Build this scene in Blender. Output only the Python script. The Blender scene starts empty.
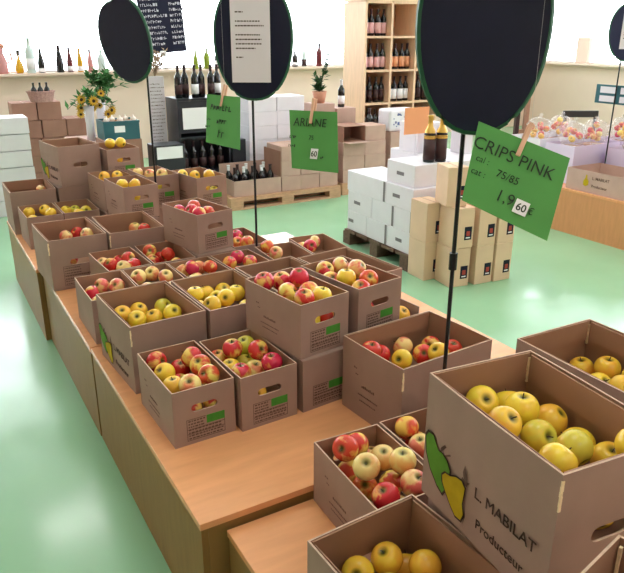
import bpy, bmesh, math, random
from mathutils import Vector, Matrix, Euler
sc = bpy.context.scene
COL = sc.collection
TH = 0.44                       # height of the display platforms; table coordinates have z = 0 on their tops
rnd = random.Random(7)
PI = math.pi

# ------------------------------------------------------------------ materials
def srgb(r, g, b):
    f = lambda c: (c/255)/12.92 if c/255 <= .04045 else ((c/255+.055)/1.055)**2.4
    return (f(r), f(g), f(b), 1)
def mat(name, col, rough=.6, metal=0, spec=.5, noise=0, nscale=20, bump=0, bscale=200, stretch=None, coat=0):
    m = bpy.data.materials.new(name); m.use_nodes = True
    nt = m.node_tree; b = nt.nodes['Principled BSDF']
    b.inputs['Roughness'].default_value = rough; b.inputs['Metallic'].default_value = metal
    b.inputs['Specular IOR Level'].default_value = spec; b.inputs['Base Color'].default_value = col
    b.inputs['Coat Weight'].default_value = coat
    if noise or bump:
        tc = nt.nodes.new('ShaderNodeTexCoord'); mp = nt.nodes.new('ShaderNodeMapping')
        nt.links.new(tc.outputs['Object'], mp.inputs['Vector'])
        if stretch: mp.inputs['Scale'].default_value = stretch
    if noise:
        n = nt.nodes.new('ShaderNodeTexNoise'); n.inputs['Scale'].default_value = nscale; n.inputs['Detail'].default_value = 5
        nt.links.new(mp.outputs['Vector'], n.inputs['Vector'])
        r = nt.nodes.new('ShaderNodeValToRGB')
        r.color_ramp.elements[0].position = .3; r.color_ramp.elements[1].position = .7
        r.color_ramp.elements[0].color = (*[c*(1-noise) for c in col[:3]], 1)
        r.color_ramp.elements[1].color = (*[min(1, c*(1+noise)) for c in col[:3]], 1)
        nt.links.new(n.outputs['Fac'], r.inputs['Fac']); nt.links.new(r.outputs['Color'], b.inputs['Base Color'])
    if bump:
        n2 = nt.nodes.new('ShaderNodeTexNoise'); n2.inputs['Scale'].default_value = bscale
        nt.links.new(mp.outputs['Vector'], n2.inputs['Vector'])
        bp = nt.nodes.new('ShaderNodeBump'); bp.inputs['Strength'].default_value = bump; bp.inputs['Distance'].default_value = .01
        nt.links.new(n2.outputs['Fac'], bp.inputs['Height']); nt.links.new(bp.outputs['Normal'], b.inputs['Normal'])
    return m
def emit(name, col, strength):
    m = bpy.data.materials.new(name); m.use_nodes = True; nt = m.node_tree
    nt.nodes.remove(nt.nodes['Principled BSDF']); e = nt.nodes.new('ShaderNodeEmission')
    e.inputs['Color'].default_value = col; e.inputs['Strength'].default_value = strength
    nt.links.new(e.outputs['Emission'], nt.nodes['Material Output'].inputs['Surface']); return m
def glass_pane(name):
    m = bpy.data.materials.new(name); m.use_nodes = True; nt = m.node_tree
    nt.nodes.remove(nt.nodes['Principled BSDF'])
    t = nt.nodes.new('ShaderNodeBsdfTransparent'); g = nt.nodes.new('ShaderNodeBsdfGlossy'); g.inputs['Roughness'].default_value = .02
    f = nt.nodes.new('ShaderNodeFresnel'); f.inputs['IOR'].default_value = 1.3; mx = nt.nodes.new('ShaderNodeMixShader')
    nt.links.new(f.outputs[0], mx.inputs[0]); nt.links.new(t.outputs[0], mx.inputs[1]); nt.links.new(g.outputs[0], mx.inputs[2])
    nt.links.new(mx.outputs[0], nt.nodes['Material Output'].inputs['Surface']); return m
def apple_mat(name, base, blush, amount, streak=9, ground=None):
    """skin: a base colour with a blush patch from noise in object space, fine lengthwise streaks and a green-brown stem hollow"""
    m = bpy.data.materials.new(name); m.use_nodes = True; nt = m.node_tree; N = nt.nodes; Lk = nt.links
    b = N['Principled BSDF']; b.inputs['Roughness'].default_value = .27; b.inputs['Specular IOR Level'].default_value = .45
    tc = N.new('ShaderNodeTexCoord'); oi = N.new('ShaderNodeObjectInfo')
    off = N.new('ShaderNodeVectorMath'); off.operation = 'MULTIPLY_ADD'
    cmb = N.new('ShaderNodeCombineXYZ')
    for k in range(3): Lk.new(oi.outputs['Random'], cmb.inputs[k])
    off.inputs[1].default_value = (37, 53, 71); Lk.new(cmb.outputs[0], off.inputs[0]); Lk.new(tc.outputs['Object'], off.inputs[2])
    n = N.new('ShaderNodeTexNoise'); n.inputs['Scale'].default_value = 21; n.inputs['Detail'].default_value = 1
    Lk.new(off.outputs[0], n.inputs['Vector'])
    n2 = N.new('ShaderNodeTexNoise'); n2.inputs['Scale'].default_value = 90; n2.inputs['Detail'].default_value = 2
    mp = N.new('ShaderNodeMapping'); mp.inputs['Scale'].default_value = (1, 1, .25)
    Lk.new(tc.outputs['Object'], mp.inputs['Vector']); Lk.new(mp.outputs[0], n2.inputs['Vector'])
    ad = N.new('ShaderNodeMath'); ad.operation = 'MULTIPLY_ADD'; ad.inputs[1].default_value = .35; Lk.new(n2.outputs['Fac'], ad.inputs[0]); Lk.new(n.outputs['Fac'], ad.inputs[2])
    rp = N.new('ShaderNodeValToRGB'); c = .80 - amount*.25
    rp.color_ramp.elements[0].position = c-.07; rp.color_ramp.elements[1].position = c+.09
    rp.color_ramp.elements[0].color = base; rp.color_ramp.elements[1].color = blush
    Lk.new(ad.outputs[0], rp.inputs['Fac'])
    # slight hue/value change from apple to apple
    hv = N.new('ShaderNodeHueSaturation'); Lk.new(rp.outputs['Color'], hv.inputs['Color'])
    mr = N.new('ShaderNodeMapRange'); mr.inputs['To Min'].default_value = .485; mr.inputs['To Max'].default_value = .515
    Lk.new(oi.outputs['Random'], mr.inputs['Value']); Lk.new(mr.outputs[0], hv.inputs['Hue'])
    # stem hollow
    sp = N.new('ShaderNodeSeparateXYZ'); Lk.new(tc.outputs['Object'], sp.inputs[0])
    le = N.new('ShaderNodeVectorMath'); le.operation = 'LENGTH'; c2 = N.new('ShaderNodeCombineXYZ')
    Lk.new(sp.outputs['X'], c2.inputs[0]); Lk.new(sp.outputs['Y'], c2.inputs[1]); Lk.new(c2.outputs[0], le.inputs[0])
    m1 = N.new('ShaderNodeMapRange'); m1.inputs['From Min'].default_value = .004; m1.inputs['From Max'].default_value = .0150
    m1.inputs['To Min'].default_value = 1; m1.inputs['To Max'].default_value = 0; Lk.new(le.outputs['Value'], m1.inputs['Value'])
    mx = N.new('ShaderNodeMixRGB'); mx.inputs[2].default_value = ground or srgb(92, 88, 30)
    Lk.new(m1.outputs[0], mx.inputs[0]); Lk.new(hv.outputs['Color'], mx.inputs[1]); Lk.new(mx.outputs[0], b.inputs['Base Color'])
    return m

def floor_mat():
    m = mat('painted_green_floor', srgb(147, 194, 157), .3, 0, .5, .05, 1.2)
    nt = m.node_tree; b = nt.nodes['Principled BSDF']
    tc = nt.nodes.new('ShaderNodeTexCoord'); n = nt.nodes.new('ShaderNodeTexNoise'); n.inputs['Scale'].default_value = 2.2; n.inputs['Detail'].default_value = 6
    nt.links.new(tc.outputs['Object'], n.inputs['Vector'])
    r = nt.nodes.new('ShaderNodeMapRange'); r.inputs['From Min'].default_value = .35; r.inputs['From Max'].default_value = .65
    r.inputs['To Min'].default_value = .12; r.inputs['To Max'].default_value = .26
    nt.links.new(n.outputs['Fac'], r.inputs['Value']); nt.links.new(r.outputs[0], b.inputs['Roughness'])
    bp = nt.nodes.new('ShaderNodeBump'); bp.inputs['Strength'].default_value = .1; bp.inputs['Distance'].default_value = .02
    nt.links.new(n.outputs['Fac'], bp.inputs['Height']); nt.links.new(bp.outputs[0], b.inputs['Normal'])
    return m

M = {
 'board': mat('brown_cardboard', srgb(158, 129, 118), .75, 0, .25, .06, 9, .05, 350),
 'board_in': mat('inner_cardboard', srgb(160, 121, 98), .8, 0, .2, .06, 7),
 'tear': mat('torn_cardboard', srgb(236, 212, 176), .85, 0, .2, .15, 80),
 'board_edge': mat('cut_cardboard_edge', srgb(196, 166, 146), .8, 0, .2, .12, 60),
 'kraft': mat('kraft_carton', srgb(190, 158, 146), .75, 0, .2, .06, 8),
 'kraft2': mat('light_kraft_carton', srgb(226, 194, 166), .7, 0, .25, .05, 6),
 'kraft_dark': mat('dark_kraft_carton', srgb(158, 118, 102), .75, 0, .2, .08, 8),
 'white_card': mat('white_carton', srgb(228, 224, 234), .55, 0, .4, .02, 10),
 'seam': mat('carton_gap_and_mark', srgb(120, 112, 120), .7),
 'ink': mat('dark_print_ink', srgb(70, 52, 46), .8, 0, .1),
 'ink_soft': mat('faded_print_ink', srgb(106, 82, 72), .85, 0, .1),
 'green_ink': mat('green_print', srgb(72, 138, 54), .8, 0, .1, .08, 60),
 'pear_yellow': mat('pear_yellow_print', srgb(176, 150, 30), .8, 0, .1, .1, 30),
 'apple_green': mat('apple_green_print', srgb(92, 138, 50), .8, 0, .1, .1, 30),
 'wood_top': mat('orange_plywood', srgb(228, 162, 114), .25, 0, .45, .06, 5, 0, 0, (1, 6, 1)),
 'wood_side_shaded': mat('plywood_side_shaded', srgb(138, 104, 60), .5, 0, .2, .08, 6, 0, 0, (1, 6, 1)),  # same plywood as the top, with the shade on the sides put into its colour
 'bench_wood': mat('bench_plywood', srgb(208, 146, 100), .45, 0, .3, .06, 6, 0, 0, (1, 6, 1)),
 'pale_wood': mat('pale_wood', srgb(226, 190, 158), .5, 0, .4, .07, 5, 0, 0, (8, 8, 1)),
 'shelf_wood': mat('shelf_back_wood', srgb(178, 130, 94), .55, 0, .4, .08, 5, 0, 0, (8, 8, 1)),
 'pallet': mat('pallet_wood', srgb(196, 156, 126), .75, 0, .2, .15, 7, 0, 0, (2, 8, 8)),
 'shaded_pallet': mat('shaded_pallet_wood', srgb(110, 88, 76), .8, 0, .2, .2, 7, 0, 0, (2, 8, 8)),  # pallet wood darkened to carry the shade under the white cases
 'black': mat('black_slate', srgb(17, 21, 46), .5, 0, .25, .1, 20),
 'navy': mat('navy_slate', srgb(36, 40, 74), .5, 0, .35),
 'green_rim': mat('green_rim', srgb(18, 84, 56), .45),
 'black_plastic': mat('black_plastic', srgb(30, 32, 42), .4),
 'metal': mat('dark_metal_pole', srgb(38, 38, 42), .4, .6),
 'paper': mat('white_paper', srgb(222, 216, 226), .7),
 'white': mat('white_label', srgb(240, 238, 244), .6),
 'chalk': mat('chalk', srgb(205, 205, 215), .9),
 'green_card': mat('green_card', srgb(84, 150, 78), .65, 0, .3, .03, 8),
 'marker': mat('black_marker', srgb(34, 52, 34), .7),
 'peg': mat('clothes_peg_wood', srgb(224, 176, 150), .6, 0, .3, .1, 30),
 'nylon': mat('clear_line', srgb(200, 200, 205), .4),
 'wall': mat('beige_plaster', srgb(232, 208, 194), .85, 0, .2, .02, 3),
 'ceiling': mat('white_ceiling', srgb(235, 234, 230), .9),
 'frame_white': mat('white_window_frame', srgb(240, 240, 240), .5),
 'bottle_dark': mat('dark_bottle_glass', srgb(22, 22, 26), .12, 0, .6),
 'bottle_green': mat('green_bottle_glass', srgb(128, 148, 40), .12, 0, .6),
 'bottle_red': mat('red_bottle_glass', srgb(104, 34, 44), .15, 0, .6),
 'bottle_rose': mat('rose_bottle_glass', srgb(206, 140, 140), .15, 0, .6),
 'bottle_gold': mat('gold_bottle_glass', srgb(216, 164, 30), .15, 0, .6),
 'bottle_clear': mat('clear_bottle_glass', srgb(206, 222, 222), .1, 0, .6),
 'foil_gold': mat('gold_foil', srgb(214, 170, 84), .35, .5),
 'foil_dark': mat('dark_foil', srgb(52, 22, 30), .4),
 'label_pink': mat('pink_label', srgb(226, 176, 178), .7),
 'label_orange': mat('orange_label', srgb(226, 160, 120), .7),
 'label_dark': mat('dark_label', srgb(58, 28, 30), .6),
 'label_red': mat('red_mark', srgb(170, 60, 50), .6),
 'teal': mat('teal_plastic', srgb(38, 92, 104), .45),
 'orange_card': mat('orange_card', srgb(246, 172, 122), .7),
 'leaf': mat('leaf_green', srgb(76, 128, 74), .6, 0, .3, .25, 20),
 'leaf_dark': mat('dark_leaf', srgb(44, 82, 44), .6, 0, .3, .25, 20),
 'petal': mat('yellow_petal', srgb(216, 176, 66), .7, 0, .3, .15, 30),
 'flower_core': mat('flower_core', srgb(70, 46, 30), .8),
 'dried': mat('dried_flowers', srgb(176, 150, 130), .85, 0, .2, .25, 25),
 'terracotta': mat('terracotta', srgb(198, 140, 116), .7, 0, .3, .1, 15),
 'ceramic': mat('white_ceramic', srgb(226, 222, 236), .35),
 'blue_print': mat('blue_print', srgb(96, 104, 158), .7, 0, .2, .4, 40),
 'basket': mat('basket_wicker', srgb(176, 138, 130), .8, 0, .2, .2, 60),
 'garlic': mat('garlic_skin', srgb(238, 226, 218), .6),
 'lav': mat('lavender_plastic_tray', srgb(214, 200, 226), .5),
 'red_print': mat('red_print', srgb(222, 90, 84), .6),
 'pink_print': mat('magenta_print', srgb(214, 130, 190), .6),
 'stem': mat('apple_stem', srgb(70, 52, 28), .8),
 'chair': mat('dark_chair', srgb(48, 42, 44), .5),
 'lamp': emit('lamp_diffuser', (1, .97, .95, 1), 9),
 'pane': glass_pane('window_glass'),
}
def bag_mat():
    m = bpy.data.materials.new('clear_bag_film'); m.use_nodes = True; nt = m.node_tree
    b = nt.nodes['Principled BSDF']; b.inputs['Base Color'].default_value = srgb(240, 238, 244); b.inputs['Roughness'].default_value = .25
    b.inputs['Alpha'].default_value = .2
    return m
M['bag'] = bag_mat()
AP = {
 'y': apple_mat('apple_golden', srgb(242, 204, 64), srgb(242, 190, 66), .5),
 'g': apple_mat('apple_greenish', srgb(210, 198, 70), srgb(222, 190, 66), .4),
 'p': apple_mat('apple_pale', srgb(240, 208, 132), srgb(226, 120, 92), .36),
 'l': apple_mat('apple_pale_yellow', srgb(238, 216, 136), srgb(236, 186, 110), .3),
 'b': apple_mat('apple_bicolour', srgb(238, 206, 104), srgb(212, 54, 52), .6),
 'r': apple_mat('apple_red', srgb(240, 190, 100), srgb(208, 42, 56), .92),
 'o': apple_mat('apple_orange_red', srgb(242, 194, 90), srgb(226, 80, 54), .74),
}
COLW = {'y': 'yellow', 'g': 'greenish yellow', 'p': 'pale', 'l': 'pale yellow', 'b': 'red and yellow', 'r': 'red', 'o': 'orange red'}

# ------------------------------------------------------------------ mesh helpers
def link(o, parent=None):
    COL.objects.link(o)
    if parent is not None: o.parent = parent
    return o
def obj(name, bm, mats, parent=None, loc=None, rot=None, smooth=False):
    me = bpy.data.meshes.new(name); bm.normal_update(); bm.to_mesh(me); bm.free()
    for m in (mats if isinstance(mats, (list, tuple)) else [mats]): me.materials.append(m)
    if smooth: me.shade_smooth()
    o = bpy.data.objects.new(name, me); link(o, parent)
    if loc is not None: o.location = loc
    if rot is not None: o.rotation_euler = rot
    return o
def tag(o, label, cat, group=None, kind=None):
    o['label'] = label; o['category'] = cat
    if group: o['group'] = group
    if kind: o['kind'] = kind
    return o
def thing(name, label, cat, loc=(0, 0, 0), rz=0, group=None, rot=None):
    o = bpy.data.objects.new(name, None); o.empty_display_size = .05; link(o)
    o.location = loc; o.rotation_euler = rot if rot is not None else (0, 0, rz)
    return tag(o, label, cat, group)
def struct(name, bm, mats):
    o = obj(name, bm, mats); o['kind'] = 'structure'; return o
def copy_tree(o, parent=None):
    c = o.copy(); COL.objects.link(c)
    if parent is not None: c.parent = parent
    for ch in list(o.children): copy_tree(ch, c)
    return c
def bx(bm, x0, y0, z0, x1, y1, z1, mi=0):
    v = [bm.verts.new(p) for p in ((x0,y0,z0),(x1,y0,z0),(x1,y1,z0),(x0,y1,z0),(x0,y0,z1),(x1,y0,z1),(x1,y1,z1),(x0,y1,z1))]
    for f in ((0,3,2,1),(4,5,6,7),(0,1,5,4),(1,2,6,5),(2,3,7,6),(3,0,4,7)):
        bm.faces.new([v[i] for i in f]).material_index = mi
    return v
def boxm(*a, mi=0):
    bm = bmesh.new(); bx(bm, *a, mi=mi); return bm
def bevel(bm, w, seg=2):
    bmesh.ops.bevel(bm, geom=list(bm.edges), offset=w, segments=seg, affect='EDGES', profile=.5, clamp_overlap=True); return bm
def lathe(bm, prof, seg=16, mi=0, mat4=None, wob=None):
    rings = []
    for r, z in prof:
        if r < 1e-6: rings.append([bm.verts.new((0, 0, z))])
        else:
            rings.append([bm.verts.new((r*math.cos(2*PI*k/seg)*(1+(wob(k/seg, z) if wob else 0)), r*math.sin(2*PI*k/seg)*(1+(wob(k/seg, z) if wob else 0)), z)) for k in range(seg)])
    for a, b in zip(rings, rings[1:]):
        for k in range(seg):
            k2 = (k+1) % seg
            if len(a) == 1 and len(b) == 1: continue
            if len(a) == 1: f = bm.faces.new((a[0], b[k2], b[k])) if a[0].co.z > b[0].co.z else bm.faces.new((a[0], b[k2], b[k]))
            elif len(b) == 1: f = bm.faces.new((a[k], a[k2], b[0]))
            else: f = bm.faces.new((a[k], a[k2], b[k2], b[k]))
            f.material_index = mi
    bmesh.ops.recalc_face_normals(bm, faces=bm.faces)
    return bm
def tube(bm, pts, r, seg=8, r2=None):
    pts = [Vector(p) for p in pts]; rings = []
    for i, p in enumerate(pts):
        d = (pts[min(i+1, len(pts)-1)] - pts[max(i-1, 0)]).normalized()
        a = d.orthogonal().normalized(); b = d.cross(a)
        rr = r + (r2-r)*i/(len(pts)-1) if r2 is not None else r
        rings.append([bm.verts.new(p + rr*(math.cos(2*PI*k/seg)*a + math.sin(2*PI*k/seg)*b)) for k in range(seg)])
    for A_, B_ in zip(rings, rings[1:]):
        for k in range(seg): bm.faces.new((A_[k], A_[(k+1) % seg], B_[(k+1) % seg], B_[k]))
    bm.faces.new(rings[0][::-1]); bm.faces.new(rings[-1]); return bm
def prism(bm, outline, t, hole=None, mi=0):
    """flat plate in the xz plane with an optional hole, thickness t along +y"""
    loops = [outline] + ([hole] if hole else [])
    ed = []
    for lp in loops:
        vs = [bm.verts.new((x, 0, z)) for x, z in lp]
        ed += [bm.edges.new((vs[i], vs[(i+1) % len(vs)])) for i in range(len(vs))]
    r = bmesh.ops.triangle_fill(bm, use_beauty=True, use_dissolve=False, edges=ed)
    fs = [g for g in r['geom'] if isinstance(g, bmesh.types.BMFace)]
    e = bmesh.ops.extrude_face_region(bm, geom=fs)
    bmesh.ops.translate(bm, verts=[g for g in e['geom'] if isinstance(g, bmesh.types.BMVert)], vec=(0, t, 0))
    bmesh.ops.recalc_face_normals(bm, faces=bm.faces)
    for f in bm.faces: f.material_index = mi
    return bm
def xform(bm, m): bmesh.ops.transform(bm, matrix=m, verts=bm.verts); return bm
def slot(cx, cz, w, h, n=6):
    r = h/2; pts = []
    for k in range(n+1): a = -PI/2 + PI*k/n; pts.append((cx + w/2 - r + r*math.cos(a), cz + r*math.sin(a)))
    for k in range(n+1): a = PI/2 + PI*k/n; pts.append((cx - w/2 + r + r*math.cos(a), cz + r*math.sin(a)))
    return pts
def text_mesh(s, size, bold=0.0, align='CENTER', ext=.0004):
    cu = bpy.data.curves.new('lettering', 'FONT'); cu.body = s; cu.size = size; cu.align_x = align; cu.offset = bold; cu.extrude = ext
    cu.resolution_u = 3
    o = bpy.data.objects.new('lettering', cu); COL.objects.link(o)
    bpy.context.view_layer.update()
    me = bpy.data.meshes.new_from_object(o.evaluated_get(bpy.context.evaluated_depsgraph_get()))
    bpy.data.objects.remove(o); bpy.data.curves.remove(cu)
    return me
def text_obj(name, s, size, m, parent, mtx, bold=0.0, align='CENTER'):
    me = text_mesh(s, size, bold, align); me.materials.clear(); me.materials.append(m)
    o = bpy.data.objects.new(name, me); link(o, parent); o.matrix_local = mtx; return o
def scribble(bm, x, z, w, h, r, y=0, mi=0):
    """a line of hand-writing too small to read: short strokes"""
    px = x
    while px < x + w - h*.3:
        k = r.uniform(.35, .75)*h
        bx(bm, px, y-.0005, z, px + k*.3, y, z + h*r.uniform(.6, 1), mi); bx(bm, px, y-.0005, z + h*r.choice([0, .4, .7]), px + k, y, z + h*r.choice([0, .4, .7]) + h*.2, mi)
        px += k + h*.2

# ------------------------------------------------------------------ room
X0, X1, Y0, Y1, ZC = -4.0, 9.8, -5.0, 8.2, 4.0
SILL, WT = 1.2, 3.75
fl = struct('floor', boxm(X0, Y0, -.1, X1, Y1, 0), floor_mat())
struct('ceiling', boxm(X0, Y0, ZC, X1, Y1, ZC+.1), M['ceiling'])
struct('wall_left', boxm(X0-.15, Y0, 0, X0, Y1, ZC), M['wall'])
struct('wall_front', boxm(X0-.15, Y0-.15, 0, X1+.15, Y0, ZC), M['wall'])
bm = boxm(X0-.15, Y1, 0, X1+.15, Y1+.25, SILL); bx(bm, X0-.15, Y1, WT, X1+.15, Y1+.15, ZC)
bx(bm, X0-.15, Y1, SILL, X0+.4, Y1+.15, WT); bx(bm, 9.3, Y1, SILL, X1+.15, Y1+.15, WT)
struct('wall_back', bm, M['wall'])
bm = boxm(X1, Y0, 0, X1+.15, Y1, SILL); bx(bm, X1, Y0, WT, X1+.15, Y1, ZC); bx(bm, X1, Y0, SILL, X1+.15, -1.0, WT); bx(bm, X1, 7.95, SILL, X1+.15, Y1, WT)
bx(bm, X1, 6.9, SILL, X1+.15, 7.15, 1.62)
struct('wall_right', bm, M['wall'])
def window(n, x0, x1, axis):
    w = bpy.data.objects.new(f'window_{n}', None); link(w); w['kind'] = 'structure'
    fr = bmesh.new(); gl = bmesh.new(); si = bmesh.new()
    def B(b, a0, d0, z0, a1, d1, z1):
        if axis == 'y': bx(b, a0, Y1+d0, z0, a1, Y1+d1, z1)
        else: bx(b, X1+d0, a0, z0, X1+d1, a1, z1)
    for a in (x0, x1-.05): B(fr, a, .05, SILL+.002, a+.05, .11, WT)
    B(fr, x0+.05, .05, SILL+.002, x1-.05, .11, SILL+.02); B(fr, x0+.05, .05, WT-.05, x1-.05, .11, WT)
    B(gl, x0+.05, .078, SILL+.02, x1-.05, .084, WT-.05)
    B(si, x0, -.17, SILL-.03, x1, .0, SILL)
    obj('window_frame', fr, M['frame_white'], w); obj('glass_pane', gl, M['pane'], w); obj('window_sill', si, M['wall'], w)
window(1, X0+.4, 9.3, 'y'); window(2, -1.0, 7.95, 'x')

# ceiling lamps
k = 0
for ly in (-3.2, -.3, 2.7, 5.9):
    for lx in (.62, 3.6, 6.8):
        t = thing('ceiling_light', {.62:'first', 3.6:'second', 6.8:'third'}[lx] + ' ceiling light panel from the windowless side wall in the ' + {-3.2:'row behind the viewer', -.3:'row over the front table', 2.7:'row over the middle tables', 5.9:'row by the window wall'}[ly], 'lamp', (lx, ly, ZC), 0, 'ceiling light panels')
        b = boxm(-.62, -.32, -.06, .62, -.3, 0); bx(b, -.62, .3, -.06, .62, .32, 0); bx(b, -.62, -.3, -.06, -.6, .3, 0); bx(b, .6, -.3, -.06, .62, .3, 0)
        obj('frame', b, M['frame_white'], t); obj('diffuser', boxm(-.598, -.298, -.045, .598, .298, -.035), M['lamp'], t)

# ------------------------------------------------------------------ display platforms
def platform(x0, y0, x1, y1, z, label, front=True, group='wooden display platforms', name='display_platform', side='wood_side_shaded'):
    t = thing(name, label, 'table', (x0, y0, 0), 0, group)
    w, d = x1-x0, y1-y0
    obj('top_panel', bevel(boxm(0, 0, z-.022, w, d, z), .002), M['wood_top'], t)
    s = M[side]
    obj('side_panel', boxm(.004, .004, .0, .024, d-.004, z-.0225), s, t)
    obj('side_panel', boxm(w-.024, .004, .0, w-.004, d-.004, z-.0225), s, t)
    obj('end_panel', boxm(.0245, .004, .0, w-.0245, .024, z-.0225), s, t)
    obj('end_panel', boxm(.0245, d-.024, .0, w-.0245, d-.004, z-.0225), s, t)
    return t
platform(0, 0, 1.55, 1.268, TH, 'wooden display platform behind the lower one, front end with bare orange top')
platform(-.002, 1.276, 1.55, 2.44, TH, 'middle wooden display platform under cartons of red apples')
platform(-.03, 2.448, 1.22, 3.66, TH, 'rearmost wooden display platform of the row, under stacked yellow-apple cartons')
platform(.074, -1.75, 1.55, -.006, TH-.043, 'lower wooden display platform in front, under the large printed carton')

# ------------------------------------------------------------------ open fruit cartons
BOX = {'F1': (0.213, 0.335, 0.199, 0.063, 0.376, 1.5, 0.0), 'F2': (0.213, 0.335, 0.199, 0.291, 0.362, 2.5, 0.0), 'F3': (0.213, 0.335, 0.199, 0.526, 0.368, 5.5, 0.0), 'S1': (0.213, 0.335, 0.199, 0.524, 0.38, 8.5, 0.202), 'W2': (0.213, 0.335, 0.199, 0.862, 0.405, 5.0, 0.0), 'S2': (0.213, 0.335, 0.199, 0.774, 0.408, 8.9, 0.203), 'Y1': (0.295, 0.395, 0.268, 0.055, 0.785, 3.6, 0.0), 'Y2': (0.295, 0.395, 0.268, 0.36, 0.788, 2.5, 0.0), 'K1': (0.295, 0.395, 0.268, 0.68, 0.815, 4.6, 0.0), 'K2': (0.295, 0.395, 0.268, 1.0, 0.8, 6.5, 0.0), 'W': (0.401, 0.311, 0.271, 0.7, 0.041, 4.3, 0.0), 'R1': (0.213, 0.335, 0.199, 0.032, 1.29, 0.0, 0.0), 'R2': (0.213, 0.335, 0.199, 0.256, 1.287, 1.0, 0.0), 'R3': (0.213, 0.335, 0.199, 0.49, 1.275, 4.0, 0.0), 'R4': (0.213, 0.335, 0.199, 0.714, 1.288, 3.5, 0.0), 'V': (0.213, 0.335, 0.199, 0.937, 1.315, -2.5, 0.0), 'T': (0.213, 0.335, 0.199, 1.162, 1.375, -4.0, 0.0), 'X1': (0.213, 0.335, 0.199, 0.19, 1.632, 3.0, 0.0), 'X2': (0.213, 0.335, 0.199, 0.41, 1.64, 0.0, 0.0), 'X3': (0.213, 0.335, 0.199, 0.635, 1.645, 1.0, 0.0), 'U': (0.213, 0.335, 0.199, 0.856, 1.692, 1.0, 0.0), 'H1': (0.213, 0.335, 0.199, 0.651, 1.665, 12.0, 0.203), 'B1': (0.295, 0.395, 0.268, -0.005, 2.036, 2.2, 0.0), 'B2': (0.295, 0.395, 0.268, 0.3, 2.025, 0.0, 0.0), 'G0': (0.213, 0.335, 0.199, 0.966, 2.5, 5.0, 0.0), 'G2': (0.213, 0.335, 0.199, 0.975, 2.52, 8.5, 0.203), 'C1': (0.213, 0.335, 0.199, 0.01, 2.855, 1.0, 0.0), 'C2': (0.213, 0.335, 0.199, 0.23, 2.86, 0.0, 0.0), 'A0': (0.213, 0.335, 0.199, 0.5, 2.47, 3.0, 0.0), 'Ga': (0.213, 0.335, 0.199, 0.508, 2.475, 5.0, 0.203), 'B0': (0.213, 0.335, 0.175, 0.475, 2.825, 4.0, 0.0), 'Gb': (0.213, 0.335, 0.199, 0.482, 2.835, 4.0, 0.179), 'G6': (0.213, 0.335, 0.199, 0.728, 2.7, 4.0, 0.0), 'G3': (0.213, 0.335, 0.199, 0.72, 2.71, 5.0, 0.203), 'D1': (0.283, 0.385, 0.281, -0.025, 3.245, 0.0, 0.0), 'D2': (0.283, 0.385, 0.277, 0.275, 3.245, 2.0, 0.0), 'E1': (0.28, 0.38, 0.265, 0.3, 3.235, 8.0, 0.281), 'E0': (0.225, 0.36, 0.295, 0.602, 3.195, 3.0, 0.0), 'E2': (0.228, 0.36, 0.21, 0.605, 3.2, 5.0, 0.299), 'M0': (0.3, 0.39, 0.288, 0.425, -0.815, 0.0, -0.043), 'M': (0.279, 0.402, 0.307, 0.357, -0.83, -5.7, 0.249), 'P0': (0.295, 0.395, 0.215, 0.885, -0.621, -1.0, -0.043), 'P': (0.295, 0.395, 0.268, 0.879, -0.621, -1.0, 0.176), 'A1': (0.213, 0.335, 0.199, 0.334, -0.347, -2.5, -0.043), 'A2': (0.213, 0.335, 0.199, 0.563, -0.352, -1.5, -0.043), 'N': (0.295, 0.395, 0.268, 0.116, -0.816, 3.0, -0.043), 'Q0': (0.213, 0.335, 0.325, 0.2583, -1.292, 12.0, -0.043), 'Q': (0.213, 0.335, 0.199, 0.2583, -1.292, 12.0, 0.285)}
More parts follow.
